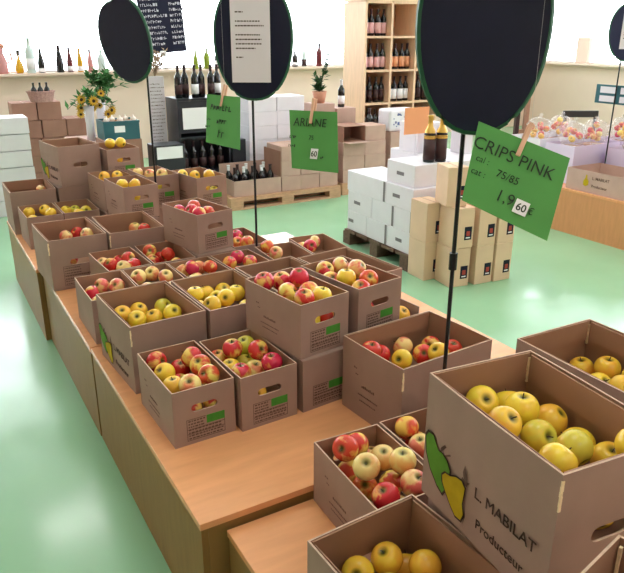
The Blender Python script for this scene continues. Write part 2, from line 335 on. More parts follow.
BLAB = {'F1': ('small carton of red and yellow apples on the bare table end, outer corner', '', {'label': 1, 'marks': 1, 'pad': 0.0586}),
 'F2': ('small carton of streaked apples directly beside the outer corner carton', '', {'label': 1, 'marks': 1, 'pad': 0.0586}),
 'F3': ('small carton underneath the raised red-apple carton', '', {'label': 1, 'marks': 1, 'closed': 1}),
 'S1': ('small carton full of bright red apples, stacked on another carton', '', {'label': 1, 'marks': 1, 'pad': 0.0586}),
 'W2': ('carton with one raised flap between wide carton and the aisle', '', {'flap': 0.07, 'marks': 1, 'pad': 0.1892}),
 'S2': ('raised carton of orange and yellow apples behind the bright red ones', '', {'label': 1, 'marks': 1, 'pad': 0.0486}),
 'Y1': ('large printed carton of golden apples standing at the platform edge', '', {'logo': 1, 'nohole': 1, 'tear': [(0, 0)], 'pad': 0.0824}),
 'Y2': ('large carton of golden apples, inner neighbour of the printed edge carton', '', {'nohole': 1, 'pad': 0.1236}),
 'K1': ('large carton with empty-looking top behind the bright red apples', '', {'nohole': 1}),
 'K2': ('large carton with empty-looking top on the aisle side of platform', '', {'nohole': 1}),
 'W': ("wide carton with few apples standing before the plain black panel's pole", '', {'tear': [(0.0, 0)], 'marks': 1, 'nohole': 1, 'pad': 0.1119}),
 'R1': ('small carton of pale apples at platform edge behind printed golden carton', '', {'pad': 0.0946}),
 'R2': ('small carton of pale pink apples, second from the platform edge', '', {'pad': 0.1192}),
 'R3': ('small carton of red apples directly behind the inner golden carton', '', {'pad': 0.1211}),
 'R4': ('small carton of red apples behind the empty-looking large carton', '', {'pad': 0.1167}),
 'V': ('small carton of orange apples in front of the middle pole', '', {'pad': 0.0906}),
 'T': ('small carton of pale apples at the aisle end of its row', '', {'pad': 0.1086}),
 'X1': ('small carton of red apples below the deep platform-edge carton', '', {'pad': 0.0794}),
 'X2': ('small carton of dark red apples beside the tall raised carton', '', {'pad': 0.0869}),
 'X3': ('small closed carton under the raised carton near middle pole', '', {'closed': 1}),
 'U': ('small carton of orange apples around the foot of middle pole', '', {'pad': 0.1105}),
 'H1': ('raised carton with red apples and handhole near the middle pole', '', {'label': 1, 'marks': 1, 'pad': 0.0963}),
 'B1': ('deep carton with dark handhole and few apples on the platform edge', '', {'label': 1, 'tear': [(0, 0)], 'pad': 0.1022}),
 'B2': ('deep carton with few apples, inner neighbour of dark handhole carton', '', {'nohole': 1, 'tear': [(0, 0)], 'pad': 0.142}),
 'G0': ('closed carton under the yellow-apple carton by black rack', '', {'closed': 1}),
 'G2': ('raised carton of yellow apples in front of the black bottle rack', '', {'label': 1, 'marks': 1, 'pad': 0.0486}),
 'C1': ('small carton of yellow apples at the platform edge far back', '', {'pad': 0.1077}),
 'C2': ('small carton of greenish apples beside the small far edge carton', '', {'pad': 0.1008}),
 'A0': ('closed carton under the front stacked yellow-apple carton', '', {'closed': 1}),
 'Ga': ('stacked carton of yellow apples with green stamp before the rear pole', '', {'label': 1, 'marks': 1, 'pad': 0.0886}),
 'B0': ('closed carton under the second stacked yellow-apple carton', '', {'closed': 1}),
 'Gb': ('stacked carton of yellow apples directly behind the green-stamped one', '', {'marks': 1, 'pad': 0.1392}),
 'G6': ('closed carton under the pale-apple carton by the rear pole', '', {'closed': 1}),
 'G3': ('stacked carton of pale apples beside the rear pole', '', {'marks': 1, 'label': 1, 'pad': 0.0886}),
 'D1': ('deep nearly empty brown carton at the far platform corner', '', {'nohole': 1, 'pad': 0.1774}),
 'D2': ('closed carton beneath the raised printed empty carton', '', {'closed': 1}),
 'E1': ('raised empty printed carton with pear mark, highest at the far end', '', {'logo': 1}),
 'E0': ('closed carton underneath the topmost yellow-apple carton', '', {'closed': 1}),
 'E2': ('topmost carton with yellow apples in front of the teal crate', '', {'label': 1, 'pad': 0.0957}),
 'M0': ('closed carton on lower platform beneath the big printed carton', '', {'closed': 1}),
 'M': ("biggest carton of golden apples, printed with pear and producer's name", '', {'logo': 1, 'tear': [(1, 1), (0, 0)], 'pad': 0.1076}),
 'P0': ('closed carton under the carton behind the big printed one', '', {'closed': 1}),
 'P': ('carton of orange-yellow apples behind the big printed carton, torn corner', '', {'tear': [(1, 1)], 'nohole': 1, 'pad': 0.0995}),
 'A1': ('small carton of mixed pale and red apples on the lower platform', '', {'marks': 1, 'pad': 0.0817}),
 'A2': ('small carton half hidden between mixed apples and big printed carton', '', {'marks': 1, 'pad': 0.0697}),
 'N': ('front carton of golden apples at the near end of lower platform', '', {'marks': 1, 'pad': 0.0581}),
 'Q0': ('closed carton under the torn-flap carton by the big printed one', '', {'closed': 1}),
 'Q': ('carton with a raised torn flap in front of the big printed carton', '', {'tear': [(1, 1), (0, 1)]})}
T_ = .0045
def pear_logo(t, W, Lg, H, s0=0, sc_=1):
    """green apple and yellow pear printed on the left side, seen from outside with the back edge on the left"""
    def put(name, pts, m, off):
        b = bmesh.new(); prism(b, pts, .0004)
        # plate xz -> side plane: local x(plate) = distance from back edge, outward normal -x
        xform(b, Matrix(((0, 1, 0, -.0036-off), (-1, 0, 0, Lg), (0, 0, 1, 0), (0, 0, 0, 1))))
        return obj(name, b, m, t)
    def P(l): return [(x*Lg, (1-z)*H) for x, z in l]
    ap = [(.045,.50),(.085,.49),(.11,.56),(.15,.58),(.19,.62),(.20,.70),(.19,.78),(.17,.86),(.12,.82),(.07,.74),(.045,.64)]
    pe = [(.19,.71),(.25,.66),(.31,.64),(.345,.66),(.34,.74),(.335,.81),(.345,.9),(.325,.955),(.28,.95),(.24,.89),(.20,.82),(.185,.76)]
    grow = lambda l, g: [((x-sum(a for a, _ in l)/len(l))*g + sum(a for a, _ in l)/len(l), (z-sum(c for _, c in l)/len(l))*g + sum(c for _, c in l)/len(l)) for x, z in l]
    ap = [(.045, .53), (.06, .485), (.09, .48), (.11, .53), (.125, .565), (.15, .56), (.18, .585), (.20, .64), (.20, .72), (.19, .79), (.165, .87), (.13, .84), (.085, .76), (.055, .66)]; pe = [(.185, .735), (.205, .70), (.24, .69), (.28, .655), (.32, .645), (.345, .68), (.34, .76), (.335, .82), (.35, .89), (.335, .95), (.295, .955), (.255, .905), (.215, .84), (.19, .79)]
    ap = [(.025+(x-.045)*1.5, z-.035) for x, z in ap]; pe = [(.20+(x-.185)*1.22, z-.05) for x, z in pe]
    put('apple_outline', P(grow(ap, 1.10)), M['ink'], 0); put('apple_print', P(ap), M['apple_green'], .0004)
    put('pear_outline', P(grow(pe, 1.10)), M['ink'], .0008); put('pear_print', P(pe), M['pear_yellow'], .0012)
    for q in ([(.14,.57),(.15,.55),(.175,.49),(.165,.48),(.14,.53)], [(.16,.57),(.20,.52),(.205,.53),(.17,.575)], [(.30,.645),(.285,.56),(.295,.50),(.305,.56),(.315,.645)], [(.27,.66),(.285,.60),(.30,.62),(.33,.60),(.31,.645)]):
        put('leaf_print', P([(.03+(x-.045)*1.4, z-.04) for x, z in q]), M['ink_soft'], .0)
def side_text(t, Lg, H, s, sx, vz, size, m):
    mt = Matrix(((0, 0, -1, -.0042), (-1, 0, 0, Lg*(1-sx)), (0, 1, 0, H*(1-vz)), (0, 0, 0, 1)))
    return text_obj('lettering', s, size, m, t, mt, 0, 'LEFT')
def make_carton(key):
    W, Lg, H, x, y, yaw, z = BOX[key]
    label, kindp, opts = BLAB[key]
    t = thing('fruit_carton', label, 'carton', (x, y, z+TH), math.radians(yaw), 'open fruit cartons')
    big = W > .25
    hv = .47 if big else .355
    if key == 'M': hv = .52
    hole = slot(W*.5, H*(1-hv), W*(.34 if big else .42), H*(.11 if big else .13))
    if 'closed' in opts:
        obj('body', boxm(0, 0, 0, W, Lg, H), M['board'], t)
        obj('lid_flap', boxm(.002, .002, H+.0002, W/2-.001, Lg-.002, H+.0016), M['board'], t); obj('lid_flap', boxm(W/2+.001, .002, H+.0002, W-.002, Lg-.002, H+.0016), M['board'], t)
        if 'label' in opts: front_print(t, W, H, key)
        return t
    mats = [M['board'], M['board_in'], M['board_edge']]
    def paint(b, inner_axis, sign):
        b.normal_update()
        for f in b.faces:
            if f.normal.z > .9: f.material_index = 2
            elif f.normal[inner_axis]*sign > .5: f.material_index = 1
        return b
    out = [(0, 0), (W, 0), (W, H), (0, H)]
    b = prism(bmesh.new(), out, T_, hole if 'nohole' not in opts else None); obj('front_panel', paint(b, 1, 1), mats, t)
    b = prism(bmesh.new(), out, T_, hole if 'nohole' not in opts else None); xform(b, Matrix.Translation((0, Lg-T_, 0))); obj('back_panel', paint(b, 1, -1), mats, t)
    # sides bow out a little
    bow = .003 if big else .0015
    for sgn, xx in ((-1, 0), (1, W-T_)):
        b = bmesh.new(); n = 8
        for i in range(n):
            pass
        cols = []
        for i in range(n+1):
            yy = T_ + .0002 + (Lg-2*T_-.0004)*i/n
            row = []
            for zz in (0, H*.5, H):
                o_ = sgn*bow*math.sin(PI*i/n)*(zz/H)
                row.append((bm_v(b, xx+o_, yy, zz), bm_v(b, xx+T_+o_, yy, zz)))
            cols.append(row)
        for i in range(n):
            for k_ in range(2):
                a, c = cols[i], cols[i+1]
                b.faces.new((a[k_][0], a[k_+1][0], c[k_+1][0], c[k_][0])); b.faces.new((a[k_][1], c[k_][1], c[k_+1][1], a[k_+1][1]))
            b.faces.new((cols[i][2][0], cols[i][2][1], cols[i+1][2][1], cols[i+1][2][0])); b.faces.new((cols[i][0][0], cols[i+1][0][0], cols[i+1][0][1], cols[i][0][1]))
        for row in (cols[0], cols[n]):
            for k_ in range(2): b.faces.new((row[k_][0], row[k_][1], row[k_+1][1], row[k_+1][0]))
        bmesh.ops.recalc_face_normals(b, faces=b.faces)
        obj('side_panel', paint(b, 0, -sgn), mats, t)
    obj('bottom_panel', boxm(T_, T_, .001, W-T_, Lg-T_, .006), M['board_in'], t)
    pad = opts.get('pad')
    if pad: obj('layer_pad', boxm(T_+.004, T_+.004, pad-.004, W-T_-.004, Lg-T_-.004, pad), M['board_in'], t)
    if big:     # top flaps folded down inside, with their lower edge as a visible line
        d = .062*H/.27
        e = .0035
        obj('folded_flap', boxm(T_+e, Lg-T_-.0045-e*.4, H-d, W-T_-e, Lg-T_-e*.4, H-.001), M['board_in'], t)
        obj('folded_flap', boxm(T_+e, T_+e*.4, H-d, W-T_-e, T_+.003+e*.4, H-.001), M['board_in'], t)
        if key != 'W': obj('folded_flap', boxm(W-T_-.0080, T_+.012, H-d, W-T_-.0037, Lg-T_-.012, H-.003), M['board_in'], t)
        if key != 'W': obj('folded_flap', boxm(T_+.0037, T_+.012, H-d, T_+.0062, Lg-T_-.012, H-.003), M['board_in'], t)
    if 'tear' in opts:    # split corner: pale torn edge
        for (cx, cy) in opts['tear']:
            b = bmesh.new(); r = random.Random(key)
            xx = cx*(W-.0125)-.0015; yy = -.0016 if cy == 0 else Lg-.0135
            for i in range(6): bx(b, xx + r.uniform(-.001, .001), yy, H-.012-.0105*(i+1), xx + .0055 + r.uniform(-.001, .0015), yy+.003 if cy == 0 else yy+.005, H-.012-.0105*i)
            obj('torn_corner', b, M['tear'], t)
    if 'flap' in opts:
        obj('raised_flap', boxm(W-T_, .01, H+.0003, W-T_+.004, Lg-.0, H+opts['flap']), [M['board']], t)
    if 'label' in opts: front_print(t, W, H, key)
    if 'logo' in opts:
        pear_logo(t, W, Lg, H)
        side_text(t, Lg, H, 'L. MABILAT', .47, .625, .036*Lg/.4, M['ink'])
        side_text(t, Lg, H, 'Producteur', .50, .84, .031*Lg/.4, M['ink'])
    elif 'marks' in opts:
        b = bmesh.new(); r = random.Random(key)
        for (s, v, w, h) in ((.22, .34, .06, .02), (.25, .42, .05, .014), (.36, .56, .22, .03), (.30, .68, .34, .016), (.33, .76, .28, .014)):
            yy = Lg*(1-s)
            n = max(2, int(w*Lg/.008))
            for i in range(n):
                a = yy - i*w*Lg/n
                bx(b, -.0005-.003, a-w*Lg/n*.72, H*(1-v), -.0001-.003, a, H*(1-v)+h*H*r.uniform(.7, 1.3))
        obj('side_lettering', b, M['ink_soft'], t)
    return t
def bm_v(b, x, y, z): return b.verts.new((x, y, z))
def front_print(t, W, H, key):
    b = bmesh.new(); r = random.Random('f'+key)
    x0, x1, z0, z1 = W*.2, W*.82, H*.07, H*.46
    def R_(xa, za, xb, zb, bb=b): bx(bb, xa, -.0005, za, xb, -.0001, zb)
    e = .0019
    for zz in (z0, z0+(z1-z0)*.3, z0+(z1-z0)*.52, z1-e): R_(x0, zz, x1 if zz < z1-.01 else x0+(x1-x0)*.5, zz+e)
    R_(x0, z0, x0+e, z1); R_(x1-e, z0, x1, z0+(z1-z0)*.6)
    for row in range(7):
        zz = z0 + (z1-z0)*(.06+.135*row); xe = x1-.006 if row < 4 else x0+(x1-x0)*.48
        px = x0+.006
        while px < xe-.006:
            k = r.uniform(.004, .012); R_(px, zz, min(px+k, xe), zz+.0052); px += k+.003
    obj('label_print', b, M['ink_soft'], t)
    if W < .25:
        g = bmesh.new(); R_(x0+(x1-x0)*.52, z0+(z1-z0)*.62, x1, z1, g); obj('green_stamp', g, M['green_ink'], t)
CART = {k: make_carton(k) for k in BOX}

# ------------------------------------------------------------------ apples
def apple_mesh(seed):
    r = random.Random(seed); R = .0392
    a, b2 = r.uniform(.97, 1.0), r.uniform(-.008, .008)
    prof = []
    n = 15
    for i in range(n+1):
        th = PI*i/n
        rr = math.sin(th); zz = -math.cos(th)
        taper = 1 - .07*(1-(zz+1)/2)
        top = .30*math.exp(-(rr/.30)**2) if zz > 0 else 0
        bot = .20*math.exp(-(rr/.24)**2) if zz < 0 else 0
        prof.append((R*rr*taper*a if i not in (0, n) else 0, R*(.93*zz - top + bot)))
    bm = bmesh.new(); lathe(bm, prof, 20, 0, wob=lambda u, z: .012*math.sin(5*2*PI*u+seed)*max(0, -z/R))
    me = bpy.data.meshes.new('apple'); bm.to_mesh(me); bm.free(); me.shade_smooth(); return me
shapes = [apple_mesh(s) for s in range(3)]
MESH = {}
for c in AP:
    for i, s in enumerate(shapes):
        me = s.copy(); me.materials.append(AP[c]); MESH[c, i] = me
sb = bmesh.new(); tube(sb, [(0, 0, .022), (.0008, 0, .031), (.0035, .001, .040)], .0013, 5); STEM = bpy.data.meshes.new('stem'); sb.to_mesh(STEM); sb.free(); STEM.materials.append(M['stem'])
APPLES = [
('corner carton at bare end', 'r', 'red apple, first from left in front row of the corner carton at bare end', 0.1426, 0.4301, 0.0984, 0, 0.54, -2.77, 0.985, 1),
('corner carton at bare end', 'p', 'pale apple, second from left in front row of the corner carton at bare end', 0.1433, 0.4286, 0.1847, 0, 0.61, -2.05, 0.985, 1),
('corner carton at bare end', 'b', 'streaked apple, third from left in front row of the corner carton at bare end', 0.219, 0.4571, 0.1886, 0, 0.95, -2.73, 0.985, 1),
('corner carton at bare end', 'b', 'streaked apple, fourth from left in front row of the corner carton at bare end', 0.2213, 0.4322, 0.1084, 0, 0.83, 0.26, 0.985, 1),
('corner carton at bare end', 'y', 'yellow apple, first from left in middle row of the corner carton at bare end', 0.1082, 0.5808, 0.1662, 0, 0.78, -2.85, 0.985, 1),
('corner carton at bare end', 'y', 'yellow apple, second from left in middle row of the corner carton at bare end', 0.1103, 0.5007, 0.1539, 0, 0.07, -2.82, 0.985, 1),
('corner carton at bare end', 'b', 'streaked apple, third from left in middle row of the corner carton at bare end', 0.1617, 0.5901, 0.1061, 0, 0.53, -0.99, 0.985, 1),
('corner carton at bare end', 'b', 'streaked apple, fourth from left in middle row of the corner carton at bare end', 0.2213, 0.5381, 0.1886, 0, 0.6, -2.43, 0.985, 1),
('corner carton at bare end', 'r', 'red apple, first from left in back row of the corner carton at bare end', 0.106, 0.6617, 0.1761, 0, 1.19, -1.0, 0.985, 1),
('corner carton at bare end', 'r', 'red apple, second from left in back row of the corner carton at bare end', 0.189, 0.6639, 0.1248, 0, 0.28, -1.64, 0.985, 1),
('corner carton at bare end', 'b', 'streaked apple, third from left in back row of the corner carton at bare end', 0.2192, 0.6189, 0.1849, 0, 1.02, 2.43, 0.985, 1),
('carton beside the corner carton', 'b', 'streaked apple, first from left in front row of the carton beside the corner carton', 0.3371, 0.465, 0.1609, 0, 0.0, 1.32, 0.985, 1),
('carton beside the corner carton', 'y', 'yellow apple, second from left in front row of the carton beside the corner carton', 0.3696, 0.4175, 0.0984, 0, 1.18, -1.86, 0.985, 1),
('carton beside the corner carton', 'p', 'pale apple, third from left in front row of the carton beside the corner carton', 0.4056, 0.5017, 0.1379, 0, 0.32, -1.33, 0.985, 1),
('carton beside the corner carton', 'r', 'red apple, fourth from left in front row of the carton beside the corner carton', 0.4479, 0.4474, 0.1806, 0, 0.14, -2.77, 0.985, 1),
('carton beside the corner carton', 'y', 'yellow apple, first from left in middle row of the carton beside the corner carton', 0.3336, 0.5441, 0.1439, 0, 0.21, -2.57, 0.985, 1),
('carton beside the corner carton', 'b', 'streaked apple, second from left in middle row of the carton beside the corner carton', 0.3674, 0.6022, 0.189, 0, 0.16, -2.2, 0.985, 1),
('carton beside the corner carton', 'g', 'greenish apple, third from left in middle row of the carton beside the corner carton', 0.411, 0.5904, 0.1219, 0, 0.32, -0.18, 0.985, 1),
('carton beside the corner carton', 'b', 'streaked apple, fourth from left in middle row of the carton beside the corner carton', 0.4453, 0.5536, 0.1858, 0, 1.06, -1.5, 0.985, 1),
('carton beside the corner carton', 'o', 'orange-red apple, first from left in back row of the carton beside the corner carton', 0.329, 0.6484, 0.1349, 0, 0.12, -2.46, 0.985, 1),
('carton beside the corner carton', 'g', 'greenish apple, second from left in back row of the carton beside the corner carton', 0.4409, 0.6533, 0.1631, 0, 0.39, -2.73, 0.985, 1),
('raised carton of red apples', 'r', 'red apple, first from left in front row of the raised carton of red apples', 0.5734, 0.4425, 0.3954, 0, 0.29, -2.15, 0.985, 1),
('raised carton of red apples', 'y', 'yellow apple, second from left in front row of the raised carton of red apples', 0.5964, 0.4434, 0.3104, 0, 0.58, -2.67, 0.985, 1),
('raised carton of red apples', 'y', 'yellow apple, third from left in front row of the raised carton of red apples', 0.6519, 0.4587, 0.3839, 0, 0.18, -0.58, 0.985, 1),
('raised carton of red apples', 'r', 'red apple, fourth from left in front row of the raised carton of red apples', 0.6743, 0.455, 0.3004, 0, 0.23, -1.64, 0.985, 1),
('raised carton of red apples', 'b', 'streaked apple, first from left in middle row of the raised carton of red apples', 0.5664, 0.5511, 0.3821, 0, 1.14, -0.74, 0.985, 1),
('raised carton of red apples', 'r', 'red apple, second from left in middle row of the raised carton of red apples', 0.6134, 0.6134, 0.3309, 0, 0.12, 0.24, 0.985, 1),
('raised carton of red apples', 'o', 'orange-red apple, third from left in middle row of the raised carton of red apples', 0.6463, 0.5392, 0.3768, 0, 0.85, 1.61, 0.985, 1),
('raised carton of red apples', 'r', 'red apple, fourth from left in middle row of the raised carton of red apples', 0.6477, 0.6146, 0.4064, 0, 2.79, 1.1, 0.985, 1),
('raised carton of red apples', 'r', 'red apple, first from left in back row of the raised carton of red apples', 0.5319, 0.6688, 0.3938, 0, 0.27, -2.77, 0.985, 1),
('raised carton of red apples', 'r', 'red apple, second from left in back row of the raised carton of red apples', 0.6104, 0.6806, 0.378, 0, 0.34, -2.84, 0.985, 1),
('raised carton behind red ones', 'o', 'orange-red apple, first from left in front row of the raised carton behind red ones', 0.8233, 0.4668, 0.3745, 0, 0.53, -2.28, 0.985, 1),
('raised carton behind red ones', 'r', 'red apple, second from left in front row of the raised carton behind red ones', 0.8459, 0.4719, 0.2914, 0, 0.16, 2.28, 0.985, 1),
('raised carton behind red ones', 'o', 'orange-red apple, third from left in front row of the raised carton behind red ones', 0.8938, 0.5216, 0.3837, 0, 0.79, -1.94, 0.985, 1),
('raised carton behind red ones', 'y', 'yellow apple, first from left in middle row of the raised carton behind red ones', 0.815, 0.5542, 0.394, 0, 0.04, 0.11, 0.985, 1),
('raised carton behind red ones', 'y', 'yellow apple, second from left in middle row of the raised carton behind red ones', 0.8613, 0.5991, 0.3272, 0, 1.16, 0.13, 0.985, 1),
('raised carton behind red ones', 'p', 'pale apple, third from left in middle row of the raised carton behind red ones', 0.9054, 0.6191, 0.3953, 0, 2.26, 2.0, 0.985, 1),
('raised carton behind red ones', 'r', 'red apple, first from left in back row of the raised carton behind red ones', 0.7911, 0.625, 0.3628, 0, 0.66, -1.65, 0.985, 1),
('raised carton behind red ones', 'b', 'streaked apple, second from left in back row of the raised carton behind red ones', 0.8106, 0.7017, 0.3794, 0, 0.84, -1.3, 0.985, 1),
('raised carton behind red ones', 'p', 'pale apple, third from left in back row of the raised carton behind red ones', 0.8905, 0.7142, 0.3802, 0, 0.82, -0.62, 0.985, 1),
('printed golden-apple edge carton', 'g', 'greenish apple, first from left in front row of the printed golden-apple edge carton', 0.0976, 0.9277, 0.1662, 0, 0.95, -0.86, 0.985, 1),
('printed golden-apple edge carton', 'y', 'yellow apple, second from left in front row of the printed golden-apple edge carton', 0.1121, 0.8432, 0.1442, 0, 2.68, -2.62, 0.985, 1),
('printed golden-apple edge carton', 'y', 'yellow apple, third from left in front row of the printed golden-apple edge carton', 0.1964, 0.8611, 0.1662, 0, 0.77, -0.04, 0.985, 1),
('printed golden-apple edge carton', 'y', 'yellow apple, fourth from left in front row of the printed golden-apple edge carton', 0.2825, 0.86, 0.1662, 0, 0.47, -1.66, 0.985, 1),
('printed golden-apple edge carton', 'y', 'yellow apple, first from left in middle row of the printed golden-apple edge carton', 0.1061, 1.0011, 0.1222, 0, 2.14, 0.53, 0.985, 1),
('printed golden-apple edge carton', 'y', 'yellow apple, second from left in middle row of the printed golden-apple edge carton', 0.1468, 1.0333, 0.1875, 0, 0.72, -1.75, 0.985, 1),
('printed golden-apple edge carton', 'y', 'yellow apple, third from left in middle row of the printed golden-apple edge carton', 0.23, 0.9399, 0.1662, 0, 0.74, -2.85, 0.985, 1),
('printed golden-apple edge carton', 'y', 'yellow apple, fourth from left in middle row of the printed golden-apple edge carton', 0.2848, 1.0087, 0.196, 0, 0.81, -1.42, 0.985, 1),
('printed golden-apple edge carton', 'y', 'yellow apple, first from left in back row of the printed golden-apple edge carton', 0.1102, 1.1074, 0.1897, 0, 0.53, -1.81, 0.985, 1),
('printed golden-apple edge carton', 'y', 'yellow apple, second from left in back row of the printed golden-apple edge carton', 0.1842, 1.1383, 0.1782, 0, 0.52, -1.22, 0.985, 1),
('printed golden-apple edge carton', 'y', 'yellow apple, third from left in back row of the printed golden-apple edge carton', 0.2231, 1.0545, 0.1705, 0, 0.46, -2.65, 0.985, 1),
('printed golden-apple edge carton', 'g', 'greenish apple, fourth from left in back row of the printed golden-apple edge carton', 0.2795, 1.1108, 0.185, 0, 1.0, -0.95, 0.985, 1),
('inner yellow-apple carton', 'y', 'yellow apple, first from left in front row of the inner yellow-apple carton', 0.4362, 0.8699, 0.1854, 0, 0.33, -2.43, 0.985, 1),
('inner yellow-apple carton', 'y', 'yellow apple, second from left in front row of the inner yellow-apple carton', 0.4941, 0.9276, 0.1634, 0, 0.5, -2.37, 0.985, 1),
('inner yellow-apple carton', 'y', 'yellow apple, third from left in front row of the inner yellow-apple carton', 0.5166, 0.8518, 0.1854, 0, 1.18, -2.82, 0.985, 1),
('inner yellow-apple carton', 'y', 'yellow apple, fourth from left in front row of the inner yellow-apple carton', 0.5797, 0.935, 0.1854, 0, 0.05, -1.83, 0.985, 1),
('inner yellow-apple carton', 'y', 'yellow apple, first from left in middle row of the inner yellow-apple carton', 0.4019, 1.0218, 0.1854, 0, 2.19, -2.14, 0.985, 1),
('inner yellow-apple carton', 'y', 'yellow apple, second from left in middle row of the inner yellow-apple carton', 0.4342, 0.9522, 0.2211, 0, 1.0, -2.8, 0.985, 1),
('inner yellow-apple carton', 'y', 'yellow apple, third from left in middle row of the inner yellow-apple carton', 0.4984, 1.0597, 0.1972, 0, 0.54, -2.33, 0.985, 1),
('inner yellow-apple carton', 'y', 'yellow apple, fourth from left in middle row of the inner yellow-apple carton', 0.5082, 0.9847, 0.2263, 0, 1.15, -2.11, 0.985, 1),
('inner yellow-apple carton', 'y', 'yellow apple, first from left in back row of the inner yellow-apple carton', 0.4149, 1.0937, 0.2217, 0, 0.01, 2.97, 0.985, 1),
('inner yellow-apple carton', 'y', 'yellow apple, second from left in back row of the inner yellow-apple carton', 0.4784, 1.138, 0.1982, 0, 0.33, 2.17, 0.985, 1),
('inner yellow-apple carton', 'y', 'yellow apple, third from left in back row of the inner yellow-apple carton', 0.5594, 1.1415, 0.1944, 0, 0.74, -1.6, 0.985, 1),
('inner yellow-apple carton', 'y', 'yellow apple, fourth from left in back row of the inner yellow-apple carton', 0.5894, 1.0665, 0.2054, 0, 0.1, -0.42, 0.985, 1),
('edge carton behind printed one', 'p', 'pale apple, first from left in front row of the edge carton behind printed one', 0.0835, 1.4116, 0.1344, 0, 0.75, -1.96, 0.96, 0),
('edge carton behind printed one', 'p', 'pale apple, second from left in front row of the edge carton behind printed one', 0.1834, 1.4096, 0.1344, 0, 1.13, 2.91, 0.976, 0),
('edge carton behind printed one', 'p', 'pale apple, third from left in front row of the edge carton behind printed one', 0.1945, 1.5156, 0.1633, 0, 0.98, -2.25, 0.972, 0),
('edge carton behind printed one', 'r', 'red apple, first from left in back row of the edge carton behind printed one', 0.0825, 1.5176, 0.1465, 0, 1.18, -0.14, 0.98, 0),
('edge carton behind printed one', 'p', 'pale apple, second from left in back row of the edge carton behind printed one', 0.1396, 1.5745, 0.1544, 0, 1.09, -2.74, 0.954, 0),
('second carton of middle row', 'p', 'pale apple, first from left in front row of the second carton of middle row', 0.3054, 1.4095, 0.159, 0, 2.22, -1.58, 0.965, 0),
('second carton of middle row', 'p', 'pale apple, second from left in front row of the second carton of middle row', 0.4054, 1.373, 0.159, 0, 0.21, 2.1, 0.976, 0),
('second carton of middle row', 'p', 'pale apple, third from left in front row of the second carton of middle row', 0.4151, 1.4853, 0.179, 0, 0.62, -1.74, 0.947, 0),
('second carton of middle row', 'p', 'pale apple, first from left in back row of the second carton of middle row', 0.3035, 1.5419, 0.179, 0, 0.59, -2.52, 0.983, 0),
('second carton of middle row', 'p', 'pale apple, second from left in back row of the second carton of middle row', 0.3778, 1.5737, 0.1737, 0, 0.87, -2.27, 0.953, 0),
('third carton of middle row', 'p', 'pale apple, first from left in front row of the third carton of middle row', 0.5329, 1.3999, 0.1688, 0, 0.37, 2.4, 0.965, 0),
('third carton of middle row', 'r', 'red apple, second from left in front row of the third carton of middle row', 0.5494, 1.4961, 0.1975, 0, 1.02, -0.2, 0.949, 0),
('third carton of middle row', 'r', 'red apple, third from left in front row of the third carton of middle row', 0.6381, 1.4867, 0.1888, 0, 2.5, -3.12, 0.949, 0),
('third carton of middle row', 'p', 'pale apple, first from left in back row of the third carton of middle row', 0.5205, 1.5623, 0.1609, 0, 0.62, 2.52, 0.984, 0),
('third carton of middle row', 'p', 'pale apple, second from left in back row of the third carton of middle row', 0.61, 1.5602, 0.1688, 0, 0.83, 0.41, 0.962, 0),
('fourth carton of middle row', 'o', 'orange-red apple, first from left in front row of the fourth carton of middle row', 0.758, 1.4126, 0.1565, 0, 1.11, -2.67, 0.983, 0),
('fourth carton of middle row', 'r', 'red apple, second from left in front row of the fourth carton of middle row', 0.8579, 1.4166, 0.1565, 0, 1.08, -2.56, 0.977, 0),
('fourth carton of middle row', 'b', 'streaked apple, third from left in front row of the fourth carton of middle row', 0.8561, 1.5018, 0.1741, 0, 0.16, -2.56, 0.982, 0),
('fourth carton of middle row', 'o', 'orange-red apple, first from left in back row of the fourth carton of middle row', 0.7583, 1.5309, 0.1765, 0, 2.76, 2.23, 0.971, 0),
('fourth carton of middle row', 'r', 'red apple, second from left in back row of the fourth carton of middle row', 0.8226, 1.5797, 0.1837, 0, 0.15, -2.55, 0.973, 0),
('orange-apple carton past middle pole', 'o', 'orange-red apple, first from left in the orange-apple carton past middle pole', 0.9999, 1.597, 0.2086, 0, 0.45, 2.6, 0.96, 0),
('orange-apple carton past middle pole', 'p', 'pale apple, second from left in the orange-apple carton past middle pole', 1.0107, 1.5184, 0.1924, 0, 0.76, -2.27, 0.949, 0),
('orange-apple carton past middle pole', 'r', 'red apple, third from left in the orange-apple carton past middle pole', 1.0208, 1.5961, 0.1304, 0, 1.03, 1.46, 0.968, 0),
('end carton by aisle', 'p', 'pale apple, first from left in the end carton by aisle', 1.2322, 1.6553, 0.1484, 0, 0.38, 1.98, 0.981, 0),
('end carton by aisle', 'r', 'red apple, second from left in the end carton by aisle', 1.2466, 1.5805, 0.1759, 0, 1.07, -1.71, 0.985, 0),
('end carton by aisle', 'p', 'pale apple, third from left in the end carton by aisle', 1.3133, 1.6496, 0.173, 0, 1.0, 2.65, 0.944, 0),
('carton behind the middle pole', 'o', 'orange-red apple, first from left in the carton behind the middle pole', 0.9664, 1.9052, 0.1503, 0, 0.82, -1.78, 0.958, 0),
('carton behind the middle pole', 'o', 'orange-red apple, second from left in the carton behind the middle pole', 0.9955, 1.8327, 0.1715, 0, 0.14, -3.11, 0.984, 0),
('carton behind the middle pole', 'r', 'red apple, third from left in the carton behind the middle pole', 0.9946, 1.979, 0.1682, 0, 0.23, -2.81, 0.971, 0),
('red-apple carton behind edge carton', 'p', 'pale apple, first from left in front row of the red-apple carton behind edge carton', 0.2816, 1.7193, 0.1771, 0, 0.68, -2.54, 0.963, 0),
